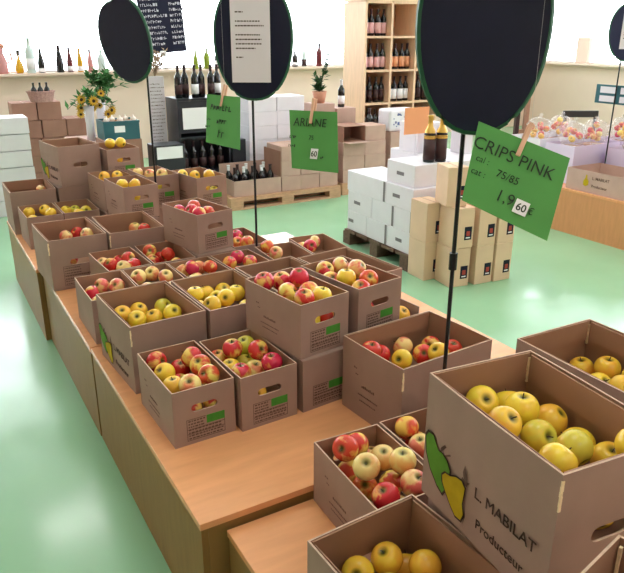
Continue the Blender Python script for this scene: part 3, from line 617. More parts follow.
('red-apple carton behind edge carton', 'p', 'pale apple, second from left in front row of the red-apple carton behind edge carton', 0.3467, 1.6941, 0.1192, 0, 1.11, -1.35, 0.985, 0),
('red-apple carton behind edge carton', 'r', 'red apple, third from left in front row of the red-apple carton behind edge carton', 0.3456, 1.7671, 0.1638, 0, 0.39, 2.93, 0.974, 0),
('red-apple carton behind edge carton', 'p', 'pale apple, first from left in middle row of the red-apple carton behind edge carton', 0.2424, 1.7723, 0.1192, 0, 0.02, -1.88, 0.967, 0),
('red-apple carton behind edge carton', 'r', 'red apple, second from left in middle row of the red-apple carton behind edge carton', 0.2509, 1.8429, 0.1587, 0, 0.89, -2.61, 0.96, 0),
('red-apple carton behind edge carton', 'r', 'red apple, third from left in middle row of the red-apple carton behind edge carton', 0.3414, 1.8478, 0.1767, 0, 1.07, -1.25, 0.941, 0),
('red-apple carton behind edge carton', 'p', 'pale apple, first from left in back row of the red-apple carton behind edge carton', 0.2269, 1.9188, 0.1436, 0, 0.49, -2.52, 0.968, 0),
('red-apple carton behind edge carton', 'r', 'red apple, second from left in back row of the red-apple carton behind edge carton', 0.3128, 1.9233, 0.141, 0, 0.31, -0.56, 0.976, 0),
('carton beside tall raised one', 'r', 'red apple, first from left in front row of the carton beside tall raised one', 0.4605, 1.8399, 0.1457, 0, 0.49, -0.65, 0.977, 0),
('carton beside tall raised one', 'r', 'red apple, second from left in front row of the carton beside tall raised one', 0.4776, 1.7129, 0.135, 0, 2.22, 2.55, 0.975, 0),
('carton beside tall raised one', 'r', 'red apple, third from left in front row of the carton beside tall raised one', 0.5614, 1.7596, 0.135, 0, 0.56, -1.85, 0.955, 0),
('carton beside tall raised one', 'b', 'streaked apple, first from left in back row of the carton beside tall raised one', 0.472, 1.9134, 0.1777, 0, 1.13, -1.82, 0.95, 0),
('carton beside tall raised one', 'r', 'red apple, second from left in back row of the carton beside tall raised one', 0.534, 1.9245, 0.1267, 0, 0.47, -0.0, 0.964, 0),
('carton beside tall raised one', 'r', 'red apple, third from left in back row of the carton beside tall raised one', 0.5502, 1.8546, 0.1643, 0, 1.18, 0.14, 0.974, 0),
('raised carton near pole', 'r', 'red apple, first from left in front row of the raised carton near pole', 0.6921, 1.744, 0.3901, 0, 2.66, -2.27, 0.952, 0),
('raised carton near pole', 'r', 'red apple, second from left in front row of the raised carton near pole', 0.6916, 1.8454, 0.3803, 0, 1.09, -2.83, 0.951, 0),
('raised carton near pole', 'r', 'red apple, third from left in front row of the raised carton near pole', 0.7579, 1.789, 0.3755, 0, 1.95, -2.27, 0.966, 0),
('raised carton near pole', 'r', 'red apple, first from left in back row of the raised carton near pole', 0.6572, 1.9442, 0.3611, 0, 0.91, 0.28, 0.967, 0),
('raised carton near pole', 'r', 'red apple, second from left in back row of the raised carton near pole', 0.7358, 1.9319, 0.382, 0, 2.94, 3.11, 0.961, 0),
('raised carton near pole', 'r', 'red apple, third from left in back row of the raised carton near pole', 0.7705, 1.8672, 0.3391, 0, 0.5, -2.97, 0.983, 0),
('yellow carton by black rack', 'y', 'yellow apple, first from left in front row of the yellow carton by black rack', 1.0474, 2.5834, 0.3314, 0, 0.79, -1.72, 0.953, 0),
('yellow carton by black rack', 'g', 'greenish apple, second from left in front row of the yellow carton by black rack', 1.1148, 2.5935, 0.2914, 0, 0.29, -1.66, 0.941, 0),
('yellow carton by black rack', 'y', 'yellow apple, third from left in front row of the yellow carton by black rack', 1.1169, 2.6701, 0.3849, 0, 0.9, 0.32, 0.98, 0),
('yellow carton by black rack', 'y', 'yellow apple, first from left in back row of the yellow carton by black rack', 0.9871, 2.8095, 0.3734, 0, 1.09, -1.31, 0.943, 0),
('yellow carton by black rack', 'y', 'yellow apple, second from left in back row of the yellow carton by black rack', 1.0704, 2.8093, 0.3587, 0, 1.12, -1.3, 0.964, 0),
('front stacked yellow-apple carton', 'y', 'yellow apple, first from left in the front stacked yellow-apple carton', 0.556, 2.6765, 0.3797, 0, 3.0, -2.54, 0.967, 0),
('front stacked yellow-apple carton', 'y', 'yellow apple, second from left in the front stacked yellow-apple carton', 0.5841, 2.5339, 0.3314, 0, 0.15, 2.78, 0.964, 0),
('front stacked yellow-apple carton', 'y', 'yellow apple, third from left in the front stacked yellow-apple carton', 0.6159, 2.6222, 0.3842, 0, 0.7, 2.64, 0.952, 0),
('second stacked yellow-apple carton', 'y', 'yellow apple, first from left in the second stacked yellow-apple carton', 0.5436, 3.0701, 0.358, 0, 1.14, -2.69, 0.985, 0),
('second stacked yellow-apple carton', 'y', 'yellow apple, second from left in the second stacked yellow-apple carton', 0.6255, 3.0623, 0.358, 0, 0.75, -1.77, 0.975, 0),
('pale-apple carton near rear pole', 'g', 'greenish apple, first from left in front row of the pale-apple carton near rear pole', 0.7961, 2.7689, 0.3314, 0, 0.76, -2.47, 0.967, 0),
('pale-apple carton near rear pole', 'p', 'pale apple, second from left in front row of the pale-apple carton near rear pole', 0.8691, 2.8704, 0.3808, 0, 1.05, -2.44, 0.981, 0),
('pale-apple carton near rear pole', 'p', 'pale apple, first from left in back row of the pale-apple carton near rear pole', 0.7455, 2.9978, 0.3777, 0, 0.12, -2.73, 0.968, 0),
('pale-apple carton near rear pole', 'p', 'pale apple, second from left in back row of the pale-apple carton near rear pole', 0.8093, 2.9373, 0.3718, 0, 0.76, -2.53, 0.965, 0),
('topmost carton by teal crate', 'y', 'yellow apple, first from left in the topmost carton by teal crate', 0.6868, 3.2594, 0.4345, 0, 1.01, -1.58, 0.974, 0),
('topmost carton by teal crate', 'y', 'yellow apple, second from left in the topmost carton by teal crate', 0.7097, 3.5183, 0.5047, 0, 0.26, -1.57, 0.975, 0),
('topmost carton by teal crate', 'y', 'yellow apple, third from left in the topmost carton by teal crate', 0.7631, 3.4293, 0.5194, 0, 1.19, 2.04, 0.969, 0),
('small far edge carton', 'y', 'yellow apple, first from left in front row of the small far edge carton', 0.0594, 2.9775, 0.1475, 0, 2.63, -1.47, 0.981, 0),
('small far edge carton', 'y', 'yellow apple, second from left in front row of the small far edge carton', 0.1702, 2.9872, 0.1791, 0, 0.68, 3.05, 0.944, 0),
('small far edge carton', 'y', 'yellow apple, first from left in back row of the small far edge carton', 0.0618, 3.1404, 0.1629, 0, 3.05, 1.34, 0.975, 0),
('small far edge carton', 'y', 'yellow apple, second from left in back row of the small far edge carton', 0.1604, 3.1422, 0.1675, 0, 0.87, -2.64, 0.954, 0),
('small greenish-apple carton', 'y', 'yellow apple, first from left in front row of the small greenish-apple carton', 0.336, 2.9682, 0.1575, 0, 0.44, 0.74, 0.973, 0),
('small greenish-apple carton', 'g', 'greenish apple, second from left in front row of the small greenish-apple carton', 0.3925, 3.0263, 0.1569, 0, 1.13, -1.59, 0.981, 0),
('small greenish-apple carton', 'y', 'yellow apple, first from left in back row of the small greenish-apple carton', 0.2816, 3.0988, 0.1554, 0, 0.48, -0.41, 0.954, 0),
('small greenish-apple carton', 'g', 'greenish apple, second from left in back row of the small greenish-apple carton', 0.3468, 3.1445, 0.1406, 0, 0.44, -2.25, 0.956, 0),
('deep carton on platform edge', 'r', 'red apple, first from left in front row of the deep carton on platform edge', 0.105, 2.0923, 0.142, 0, 0.96, -2.89, 0.965, 0),
('deep carton on platform edge', 'p', 'pale apple, second from left in front row of the deep carton on platform edge', 0.2314, 2.252, 0.218, 0, 0.91, -2.84, 0.948, 0),
('deep carton on platform edge', 'p', 'pale apple, first from left in back row of the deep carton on platform edge', 0.1375, 2.3486, 0.1935, 0, 0.68, -0.21, 0.964, 0),
('deep carton on platform edge', 'r', 'red apple, second from left in back row of the deep carton on platform edge', 0.2077, 2.3889, 0.1943, 0, 0.66, -2.74, 0.943, 0),
('deep carton beside edge one', 'p', 'pale apple, first from left in the deep carton beside edge one', 0.5273, 2.3695, 0.1818, 0, 0.1, -1.68, 0.98, 0),
('deep carton beside edge one', 'r', 'red apple, second from left in the deep carton beside edge one', 0.5445, 2.2369, 0.208, 0, 0.26, -1.47, 0.951, 0),
('rearmost deep edge carton', 'p', 'pale apple, first from left in the rearmost deep edge carton', 0.2075, 3.5353, 0.2172, 0, 0.41, -0.2, 0.958, 0),
('wide carton before pole', 'p', 'pale apple, first from left in front row of the wide carton before pole', 0.7428, 0.1589, 0.1737, 0, 0.64, -1.75, 0.985, 1),
('wide carton before pole', 'y', 'yellow apple, second from left in front row of the wide carton before pole', 0.831, 0.1296, 0.1737, 0, 0.49, -1.09, 0.985, 1),
('wide carton before pole', 'r', 'red apple, third from left in front row of the wide carton before pole', 0.9341, 0.1174, 0.1517, 0, 0.97, -1.04, 0.985, 1),
('wide carton before pole', 'y', 'yellow apple, fourth from left in front row of the wide carton before pole', 0.9509, 0.1694, 0.215, 0, 0.77, -2.99, 0.985, 1),
('wide carton before pole', 'y', 'yellow apple, fifth from left in front row of the wide carton before pole', 1.0158, 0.1241, 0.1737, 0, 0.51, -1.68, 0.985, 1),
('wide carton before pole', 'r', 'red apple, first from left in middle row of the wide carton before pole', 0.763, 0.24, 0.1517, 0, 0.45, -2.19, 0.985, 1),
('wide carton before pole', 'y', 'yellow apple, second from left in middle row of the wide carton before pole', 0.8372, 0.2246, 0.1937, 0, 1.16, -2.69, 0.985, 1),
('wide carton before pole', 'o', 'orange-red apple, third from left in middle row of the wide carton before pole', 0.9438, 0.242, 0.1799, 0, 0.93, -2.14, 0.985, 1),
('wide carton before pole', 'r', 'red apple, fourth from left in middle row of the wide carton before pole', 1.0225, 0.2935, 0.1737, 0, 1.09, -2.58, 0.985, 1),
('wide carton before pole', 'r', 'red apple, fifth from left in middle row of the wide carton before pole', 1.0396, 0.1996, 0.1937, 0, 0.28, -1.78, 0.985, 1),
('wide carton before pole', 'b', 'streaked apple, first from left in back row of the wide carton before pole', 0.7448, 0.2803, 0.2245, 0, 0.22, -1.66, 0.985, 1),
('wide carton before pole', 'r', 'red apple, second from left in back row of the wide carton before pole', 0.8071, 0.3103, 0.1823, 0, 0.66, -2.45, 0.985, 1),
('wide carton before pole', 'p', 'pale apple, third from left in back row of the wide carton before pole', 0.9122, 0.3182, 0.1851, 0, 1.1, 2.15, 0.985, 1),
('flap carton behind wide carton', 'y', 'yellow apple, first from left in the flap carton behind wide carton', 1.0188, 0.4769, 0.229, 0, 0.58, -1.35, 0.985, 1),
('small carton on lower platform', 'r', 'red apple, first from left in front row of the small carton on lower platform', 0.3951, -0.2991, 0.1425, 0, 0.46, -2.97, 0.985, 1),
('small carton on lower platform', 'l', 'pale yellow apple, second from left in front row of the small carton on lower platform', 0.4435, -0.288, 0.0785, 0, 1.19, -2.85, 0.985, 1),
('small carton on lower platform', 'p', 'pale apple, third from left in front row of the small carton on lower platform', 0.4817, -0.3029, 0.1527, 0, 0.45, -1.28, 0.985, 1),
('small carton on lower platform', 'l', 'pale yellow apple, fourth from left in front row of the small carton on lower platform', 0.5019, -0.2263, 0.1694, 0, 0.19, -2.46, 0.985, 1),
('small carton on lower platform', 'l', 'pale yellow apple, first from left in middle row of the small carton on lower platform', 0.3967, -0.2069, 0.176, 0, 0.62, -2.28, 0.985, 1),
('small carton on lower platform', 'o', 'orange-red apple, second from left in middle row of the small carton on lower platform', 0.4033, -0.1932, 0.0964, 0, 2.5, 0.95, 0.985, 1),
('small carton on lower platform', 'b', 'streaked apple, third from left in middle row of the small carton on lower platform', 0.4827, -0.2089, 0.0926, 0, 2.16, -0.97, 0.985, 1),
('small carton on lower platform', 'l', 'pale yellow apple, fourth from left in middle row of the small carton on lower platform', 0.5016, -0.1377, 0.1264, 0, 0.32, -2.1, 0.985, 1),
('small carton on lower platform', 'r', 'red apple, first from left in back row of the small carton on lower platform', 0.395, -0.1071, 0.176, 0, 1.15, -2.6, 0.985, 1),
('small carton on lower platform', 'b', 'streaked apple, second from left in back row of the small carton on lower platform', 0.4071, -0.1123, 0.0961, 0, 2.19, 2.62, 0.985, 1),
('small carton on lower platform', 'b', 'streaked apple, third from left in back row of the small carton on lower platform', 0.4571, -0.0676, 0.1425, 0, 0.99, 1.31, 0.985, 1),
('small carton on lower platform', 'p', 'pale apple, fourth from left in back row of the small carton on lower platform', 0.5088, -0.0699, 0.0802, 0, 2.95, -2.37, 0.985, 1),
('half-hidden carton on lower platform', 'o', 'orange-red apple, first from left in front row of the half-hidden carton on lower platform', 0.6177, -0.2317, 0.1105, 0, 0.37, 2.94, 0.985, 1),
('half-hidden carton on lower platform', 'p', 'pale apple, second from left in front row of the half-hidden carton on lower platform', 0.6447, -0.2949, 0.0665, 0, 0.82, -2.13, 0.985, 1),
('half-hidden carton on lower platform', 'r', 'red apple, third from left in front row of the half-hidden carton on lower platform', 0.716, -0.2726, 0.1105, 0, 1.0, -2.27, 0.985, 1),
('half-hidden carton on lower platform', 'p', 'pale apple, first from left in middle row of the half-hidden carton on lower platform', 0.6269, -0.1508, 0.1305, 0, 0.28, -2.85, 0.985, 1),
('half-hidden carton on lower platform', 'o', 'orange-red apple, second from left in middle row of the half-hidden carton on lower platform', 0.6353, -0.0718, 0.146, 0, 0.96, 1.3, 0.985, 1),
('half-hidden carton on lower platform', 'p', 'pale apple, third from left in middle row of the half-hidden carton on lower platform', 0.7244, -0.181, 0.1105, 0, 0.45, -2.33, 0.985, 1),
('half-hidden carton on lower platform', 'r', 'red apple, first from left in back row of the half-hidden carton on lower platform', 0.6782, -0.0704, 0.0774, 0, 0.8, -1.7, 0.985, 1),
('frontmost carton on lower platform', 'y', 'yellow apple, first from left in front row of the frontmost carton on lower platform', 0.1601, -0.6737, 0.1024, 0, 1.13, -2.75, 0.985, 1),
('frontmost carton on lower platform', 'y', 'yellow apple, second from left in front row of the frontmost carton on lower platform', 0.2582, -0.7414, 0.1024, 0, 0.99, -2.72, 0.985, 1),
('frontmost carton on lower platform', 'y', 'yellow apple, third from left in front row of the frontmost carton on lower platform', 0.2926, -0.6629, 0.1024, 0, 0.85, -1.53, 0.985, 1),
('frontmost carton on lower platform', 'y', 'yellow apple, fourth from left in front row of the frontmost carton on lower platform', 0.2972, -0.5814, 0.0995, 0, 0.11, -2.67, 0.985, 1),
('frontmost carton on lower platform', 'y', 'yellow apple, first from left in middle row of the frontmost carton on lower platform', 0.1559, -0.5819, 0.1024, 0, 0.09, -2.05, 0.985, 1),
('frontmost carton on lower platform', 'y', 'yellow apple, second from left in middle row of the frontmost carton on lower platform', 0.1992, -0.4667, 0.125, 0, 0.92, -2.34, 0.985, 1),
('frontmost carton on lower platform', 'y', 'yellow apple, third from left in middle row of the frontmost carton on lower platform', 0.2305, -0.5432, 0.125, 0, 0.02, 2.52, 0.985, 1),
('frontmost carton on lower platform', 'y', 'yellow apple, fourth from left in middle row of the frontmost carton on lower platform', 0.3453, -0.5205, 0.1224, 0, 2.19, -2.13, 0.985, 1),
('frontmost carton on lower platform', 'y', 'yellow apple, first from left in back row of the frontmost carton on lower platform', 0.2409, -0.4645, 0.0549, 0, 2.74, 2.15, 0.985, 1),
('frontmost carton on lower platform', 'y', 'yellow apple, second from left in back row of the frontmost carton on lower platform', 0.2811, -0.4624, 0.125, 0, 0.45, -3.08, 0.985, 1),
('frontmost carton on lower platform', 'y', 'yellow apple, third from left in back row of the frontmost carton on lower platform', 0.34, -0.4593, 0.0696, 0, 0.73, 0.99, 0.985, 1),
('big lettered carton', 'y', 'yellow apple, first from left in front row of the big lettered carton', 0.417, -0.7746, 0.4229, 0, 0.66, 2.22, 0.985, 1),
('big lettered carton', 'y', 'yellow apple, second from left in front row of the big lettered carton', 0.4506, -0.7438, 0.497, 0, 0.86, -0.08, 0.985, 1),
('big lettered carton', 'y', 'yellow apple, third from left in front row of the big lettered carton', 0.5176, -0.7938, 0.3964, 0, 1.0, 1.24, 0.985, 1),
('big lettered carton', 'y', 'yellow apple, fourth from left in front row of the big lettered carton', 0.5944, -0.7522, 0.4578, 0, 0.24, -1.95, 0.985, 1),
('big lettered carton', 'y', 'yellow apple, fifth from left in front row of the big lettered carton', 0.5894, -0.8024, 0.521, 0, 0.4, -2.13, 0.985, 1),
('big lettered carton', 'y', 'yellow apple, first from left in middle row of the big lettered carton', 0.4281, -0.6656, 0.4559, 0, 1.17, 0.85, 0.985, 1),
('big lettered carton', 'y', 'yellow apple, second from left in middle row of the big lettered carton', 0.4524, -0.6033, 0.5044, 0, 0.67, -1.42, 0.985, 1),
('big lettered carton', 'g', 'greenish apple, third from left in middle row of the big lettered carton', 0.5168, -0.6405, 0.4722, 0, 0.98, -1.55, 0.985, 1),
('big lettered carton', 'g', 'greenish apple, fourth from left in middle row of the big lettered carton', 0.5274, -0.719, 0.4892, 0, 1.08, 1.51, 0.985, 1),
('big lettered carton', 'y', 'yellow apple, fifth from left in middle row of the big lettered carton', 0.601, -0.6723, 0.4449, 0, 0.22, -2.82, 0.985, 1),
('big lettered carton', 'y', 'yellow apple, first from left in back row of the big lettered carton', 0.4394, -0.5392, 0.4559, 0, 1.18, -0.38, 0.985, 1),
('big lettered carton', 'y', 'yellow apple, second from left in back row of the big lettered carton', 0.4998, -0.4915, 0.4846, 0, 0.81, -1.92, 0.985, 1),
('big lettered carton', 'y', 'yellow apple, third from left in back row of the big lettered carton', 0.5425, -0.5669, 0.4945, 0, 0.02, -2.64, 0.985, 1),
('big lettered carton', 'y', 'yellow apple, fourth from left in back row of the big lettered carton', 0.5757, -0.4986, 0.4572, 0, 0.68, 1.09, 0.985, 1),
('big lettered carton', 'y', 'yellow apple, fifth from left in back row of the big lettered carton', 0.6106, -0.5903, 0.4573, 0, 2.46, 2.09, 0.985, 1),
('carton behind big lettered one', 'y', 'yellow apple, first from left in front row of the carton behind big lettered one', 0.933, -0.4821, 0.3251, 0, 0.81, 0.91, 0.985, 1),
('carton behind big lettered one', 'y', 'yellow apple, second from left in front row of the carton behind big lettered one', 1.026, -0.5565, 0.3251, 0, 0.56, 2.59, 0.985, 1),
('carton behind big lettered one', 'y', 'yellow apple, third from left in front row of the carton behind big lettered one', 1.1055, -0.5333, 0.3251, 0, 0.91, -1.28, 0.985, 1),
('carton behind big lettered one', 'y', 'yellow apple, first from left in middle row of the carton behind big lettered one', 1.0474, -0.4604, 0.354, 0, 1.03, -1.97, 0.985, 1),
('carton behind big lettered one', 'y', 'yellow apple, second from left in middle row of the carton behind big lettered one', 1.0562, -0.3854, 0.3236, 0, 0.63, -1.42, 0.985, 1),
('carton behind big lettered one', 'y', 'yellow apple, third from left in middle row of the carton behind big lettered one', 1.1266, -0.4439, 0.354, 0, 0.07, -1.72, 0.985, 1),
('carton behind big lettered one', 'y', 'yellow apple, first from left in back row of the carton behind big lettered one', 0.9751, -0.3147, 0.3251, 0, 2.42, -1.92, 0.985, 1),
('carton behind big lettered one', 'y', 'yellow apple, second from left in back row of the carton behind big lettered one', 1.1111, -0.2805, 0.3153, 0, 0.15, 2.81, 0.985, 1),
('carton behind big lettered one', 'y', 'yellow apple, third from left in back row of the carton behind big lettered one', 1.1277, -0.3539, 0.3451, 0, 0.06, -1.92, 0.985, 1)]
for key, c, lab, x, y, z, rx, ry, rz, sc_, st in APPLES:
    o = bpy.data.objects.new('apple', MESH[c, rnd.randrange(3)]); COL.objects.link(o)
    o.location = (x, y, z+TH); o.rotation_euler = (rx, ry, rz); o.scale = (sc_,)*3
    tag(o, lab, 'apple', 'apples in ' + key)
    if st:
        s = bpy.data.objects.new('stem', STEM); COL.objects.link(s); s.parent = o

# ------------------------------------------------------------------ bottles, cases and other things behind
def bottle_parts(t, h, r, glass, label=None, foil=None, shape='wine', lz=(.12, .42)):
    if shape == 'wine': prof = [(0, .012*h), (r*.9, 0), (r, .02*h), (r, .60*h), (r*.86, .67*h), (r*.46, .76*h), (r*.36, .82*h), (r*.36, .96*h), (r*.42, .965*h), (r*.42, .99*h), (r*.34, h), (0, h)]
    elif shape == 'slim': prof = [(0, .012*h), (r*.9, 0), (r, .02*h), (r*.97, .42*h), (r*.72, .60*h), (r*.42, .78*h), (r*.36, .96*h), (r*.42, .965*h), (r*.42, .99*h), (0, h)]
    elif shape == 'round': prof = [(0, .01*h), (r*.7, 0), (r, .14*h), (r*.98, .28*h), (r*.6, .5*h), (r*.26, .66*h), (r*.22, .93*h), (r*.3, .94*h), (r*.3, h), (0, h)]
    else: prof = [(0, .01*h), (r*.85, 0), (r, .1*h), (r*.9, .5*h), (r*.6, .72*h), (r*.5, .8*h), (r*.62, .96*h), (r*.6, h), (0, h)]
    obj('glass_body', lathe(bmesh.new(), prof, 14), glass, t, smooth=True)
    if label:
        rr = r+.0012; obj('label', lathe(bmesh.new(), [(rr-.001, lz[0]*h), (rr, lz[0]*h), (rr, lz[1]*h), (rr-.001, lz[1]*h)], 14), label, t, smooth=True)
    if foil:
        obj('capsule', lathe(bmesh.new(), [(r*.375+.001, .80*h), (r*.40, .83*h), (r*.39, .955*h), (r*.46, .962*h), (r*.46, .995*h), (0, h+.002)], 12), foil, t, smooth=True)
def bottle(name, label, loc, h, r, glass, lab=None, foil=None, shape='wine', group=None, lz=(.12, .42)):
    t = thing(name, label, 'bottle', loc, 0, group); bottle_parts(t, h, r, M[glass], M[lab] if lab else None, M[foil] if foil else None, shape, lz); return t
SG = 'bottles on the windowsill'
bottle('bottle', 'round-bellied yellow bottle on windowsill beside the pink jug', (0.794, 8.110, 1.200), .27, .052, 'bottle_gold', None, 'foil_dark', 'round', SG)
bottle('bottle', 'dark bottle with white base label on windowsill next to tall clear bottle', (1.055, 8.110, 1.200), .29, .042, 'bottle_dark', 'white', None, 'slim', SG, (.03, .2))
bottle('bottle', 'black bottle on windowsill above the flowers, darkest of the left bottles', (1.281, 8.110, 1.200), .33, .046, 'bottle_dark', None, 'foil_dark', 'slim', SG)
bottle('bottle', 'red bottle on windowsill between black bottle and yellow slim one', (1.407, 8.110, 1.200), .30, .038, 'bottle_red', 'white', 'foil_dark', 'slim', SG, (.05, .25))
bottle('bottle', 'slim yellow bottle on windowsill behind the sunflowers', (1.534, 8.110, 1.200), .29, .036, 'bottle_gold', 'white', None, 'slim', SG, (.05, .25))
bottle('bottle', 'pink bottle with dark neck on windowsill behind the leaves', (1.665, 8.110, 1.200), .28, .036, 'bottle_rose', None, 'foil_dark', 'slim', SG)
bottle('bottle', 'pale clear bottle on windowsill beside the black leaning panel', (1.809, 8.110, 1.200), .27, .05, 'bottle_clear', None, None, 'wine', SG)
bottle('bottle', 'tall clear decanter bottle on windowsill, biggest of the sill bottles', (0.931, 8.110, 1.200), .42, .055, 'bottle_clear', 'white', None, 'wine', SG)
bottle('bottle', 'slim greenish bottle on windowsill right beside the chalkboard', (3.122, 8.110, 1.200), .26, .036, 'bottle_green', None, None, 'slim', SG)
bottle('bottle', 'yellow green bottle on windowsill above the black rack', (3.287, 8.110, 1.200), .28, .042, 'bottle_green', None, None, 'wine', SG)
bottle('bottle', 'dark bottle with pale label half hidden by the middle oval panel', (3.455, 8.110, 1.200), .26, .045, 'bottle_dark', 'white', None, 'wine', SG)
bottle('bottle', 'short black bottle on windowsill just past the middle oval panel', (4.715, 8.110, 1.200), .22, .045, 'bottle_dark', 'white', None, 'wine', SG, (.1, .3))
bottle('bottle', 'slim clear bottle with black base on windowsill near dark red bottle', (4.873, 8.110, 1.200), .30, .036, 'bottle_clear', 'label_dark', None, 'slim', SG, (.02, .35))
bottle('bottle', 'tall dark red bottle on windowsill above the potted plant', (5.140, 8.110, 1.200), .33, .045, 'bottle_red', None, 'foil_dark', 'wine', SG)
t = thing('jug', 'pink jug with an orange lid at the far end of the windowsill', 'jug', (0.589, 8.110, 1.200)); bottle_parts(t, .30, .075, M['bottle_rose'], None, None, 'jug')
obj('lid', lathe(bmesh.new(), [(0, .30), (.05, .30), (.06, .33), (.03, .36), (0, .36)], 12), M['terracotta'], t)
b = tube(bmesh.new(), [(.06, 0, .26), (.12, 0, .24), (.125, 0, .17), (.068, 0, .12)], .012, 6); obj('handle', b, M['terracotta'], t)

# white wine cases stacked behind the far end of the tables
def case(name, label, loc, w, d, h, m, group, rz=0, print_m=None, seam=None, face='front'):
    t = thing(name, label, 'carton', loc, rz, group)
    obj('body', bevel(boxm(0, 0, 0, w, d, h), .003, 1), m, t)
    if print_m:
        b = bmesh.new()
        if face == 'front': bx(b, w*.3, -.0012, h*.42, w*.68, -.0002, h*.62)
        else: bx(b, -.0012, d*.32, h*.42, -.0002, d*.62, h*.6)
        obj('printed_mark', b, print_m, t)
    if seam:
        b = bmesh.new(); bx(b, w*.485, .002, h+.0001, w*.515, d-.002, h+.0011); obj('tape', b, seam, t)
    return t
ORD = ['bottom', 'second', 'third', 'fourth', 'fifth', 'top']
for r_ in range(6):
    for c_ in range(2):
        case('wine_case', f'white wine case, {ORD[r_]} layer of the {"near" if c_ else "outer"} column beside stacked brown cartons' if c_ else f'white wine case, {ORD[r_]} layer of the outer column by the room edge',
             (.075 - .40*(1-c_) + .004*((r_*7) % 3), 5.62 + .004*((r_*5) % 3), .0 + .156*r_), .385, .30, .149, M['white_card'], 'white cases beside the far platform')
# brown cartons behind
RC = ['first', 'second', 'third', 'fourth']
for r_ in range(5):
    for c_ in range(3):
        if r_ == 4 and c_ == 2: continue
        case('brown_carton', f'brown carton in stack behind the white cases, {ORD[r_]} layer, {RC[c_]} from the side wall',
             (.50 + .262*c_ - (0 if r_ % 2 else .03), 6.72 + .01*((r_+c_) % 2), .193*r_), .25, .30, .190, M['kraft_dark'], 'brown cartons behind the white cases', 0, None, M['kraft'])
t = thing('bottle_basket', 'small wicker basket of dark bottles on top of the brown cartons', 'basket', (.80, 6.80, .963), .1)
b = bmesh.new(); prof = [(0, .004), (.12, 0), (.15, .11), (.142, .11), (.114, .008), (0, .012)]
lathe(b, prof, 18); bmesh.ops.scale(b, vec=(1, .8, 1), verts=b.verts); obj('wicker_body', b, M['basket'], t)
obj('rim', xform(tube(bmesh.new(), [(.15*math.cos(a*PI/9), .12*math.sin(a*PI/9), .11) for a in range(19)], .008, 6), Matrix()), M['basket'], t)
for i, px_ in enumerate((-.07, 0, .07)):
    bottle('bottle', ['first', 'middle', 'last'][i] + ' small dark bottle standing in the wicker basket', (.80+px_, 6.80+.007*i, .963+.0135), .19, .03, 'bottle_dark', 'label_dark', None, 'wine', 'bottles in the basket')

# flowers in tall white vases on a plain carton
case('brown_carton', 'large plain brown carton carrying the two white flower vases', (.86, 5.47, 0), .44, .62, .66, M['kraft'], 'cartons behind the tables')
def vase(label, loc, r, h):
    t = thing('vase', label, 'vase', loc)
    obj('body', lathe(bmesh.new(), [(0, .004), (r*.8, 0), (r*.72, h*.5), (r, h), (r*.9, h), (r*.6, h*.5), (0, h*.3)], 16), M['ceramic'], t, smooth=True); return t
vase('tall white vase holding yellow flowers, nearer the white cases', (1.032, 5.580, 0.672), .055, .34)
vase('tall slim white vase holding green branches beside teal crate', (1.230, 5.940, 0.684), .055, .32)
def leafm(b, c, d, ln, wd):
    d = d.normalized(); s = d.cross(Vector((0, 0, 1)));  s = s.normalized() if s.length > .01 else Vector((1, 0, 0)); up = s.cross(d)
    pts = [c, c+d*ln*.35+s*wd+up*.008, c+d*ln, c+d*ln*.35-s*wd+up*.008, c+d*ln*.4]
    v = [b.verts.new(p) for p in pts]
    for i in range(4): b.faces.new((v[4], v[i], v[(i+1) % 4]))
def bouquet(name, label, base, n, hgt, spread, m, seed, blooms=0, droop=0):
    t = thing(name, label, 'flowers', base); r = random.Random(seed)
    st = bmesh.new(); lf = bmesh.new(); ends = []
    for i in range(n):
        a = r.uniform(0, 2*PI); s = r.uniform(.15, 1)*spread; hh = hgt*r.uniform(.6, 1)
        e = Vector((s*math.cos(a), s*.7*math.sin(a), hh - droop*s)); mid = Vector((e.x*.35, e.y*.35, hh*.65))
        tube(st, [(0, 0, -.06), tuple(mid), tuple(e)], .003, 5, .002); ends.append(e)
        for k in range(9):
            q = r.uniform(.35, 1); c = mid.lerp(e, (q-.35)/.65); d = Vector((r.uniform(-1, 1), r.uniform(-1, 1), r.uniform(-.4, .9)))
            leafm(lf, c, d, r.uniform(.06, .11), r.uniform(.018, .034))
    obj('stems', st, M['leaf_dark'], t); lo = obj('foliage', lf, m, t)
    for i in range(blooms):
        e = ends[i % len(ends)] + Vector((r.uniform(-.05, .05), -.05, r.uniform(-.06, .03)))
        fb = bmesh.new(); k = r.uniform(.03, .05)
        for j in range(13):
            a = 2*PI*j/13; leafm(fb, Vector((.25*k*math.cos(a), .25*k*math.sin(a), 0)), Vector((math.cos(a), math.sin(a), .15)), k, k*.22)
        f = obj('bloom', fb, M['petal'], t, e, (PI/2+r.uniform(-.5, .3), 0, r.uniform(-.6, .6)))
        cb = bmesh.new(); lathe(cb, [(0, .010), (k*.3, .006), (k*.36, 0), (0, -.002)], 10); obj('bloom_center', cb, M['flower_core'], f)
    return t
bouquet('bouquet', 'yellow sunflowers with hanging green leaves in the white vase', (1.058, 5.570, 1.019), 12, .20, .24, M['leaf'], 3, 9, .8)
bouquet('branch_bouquet', 'dense bunch of green leafy branches in the slim white vase', (1.264, 5.940, 1.008), 26, .34, .27, M['leaf'], 5, 0, .15)

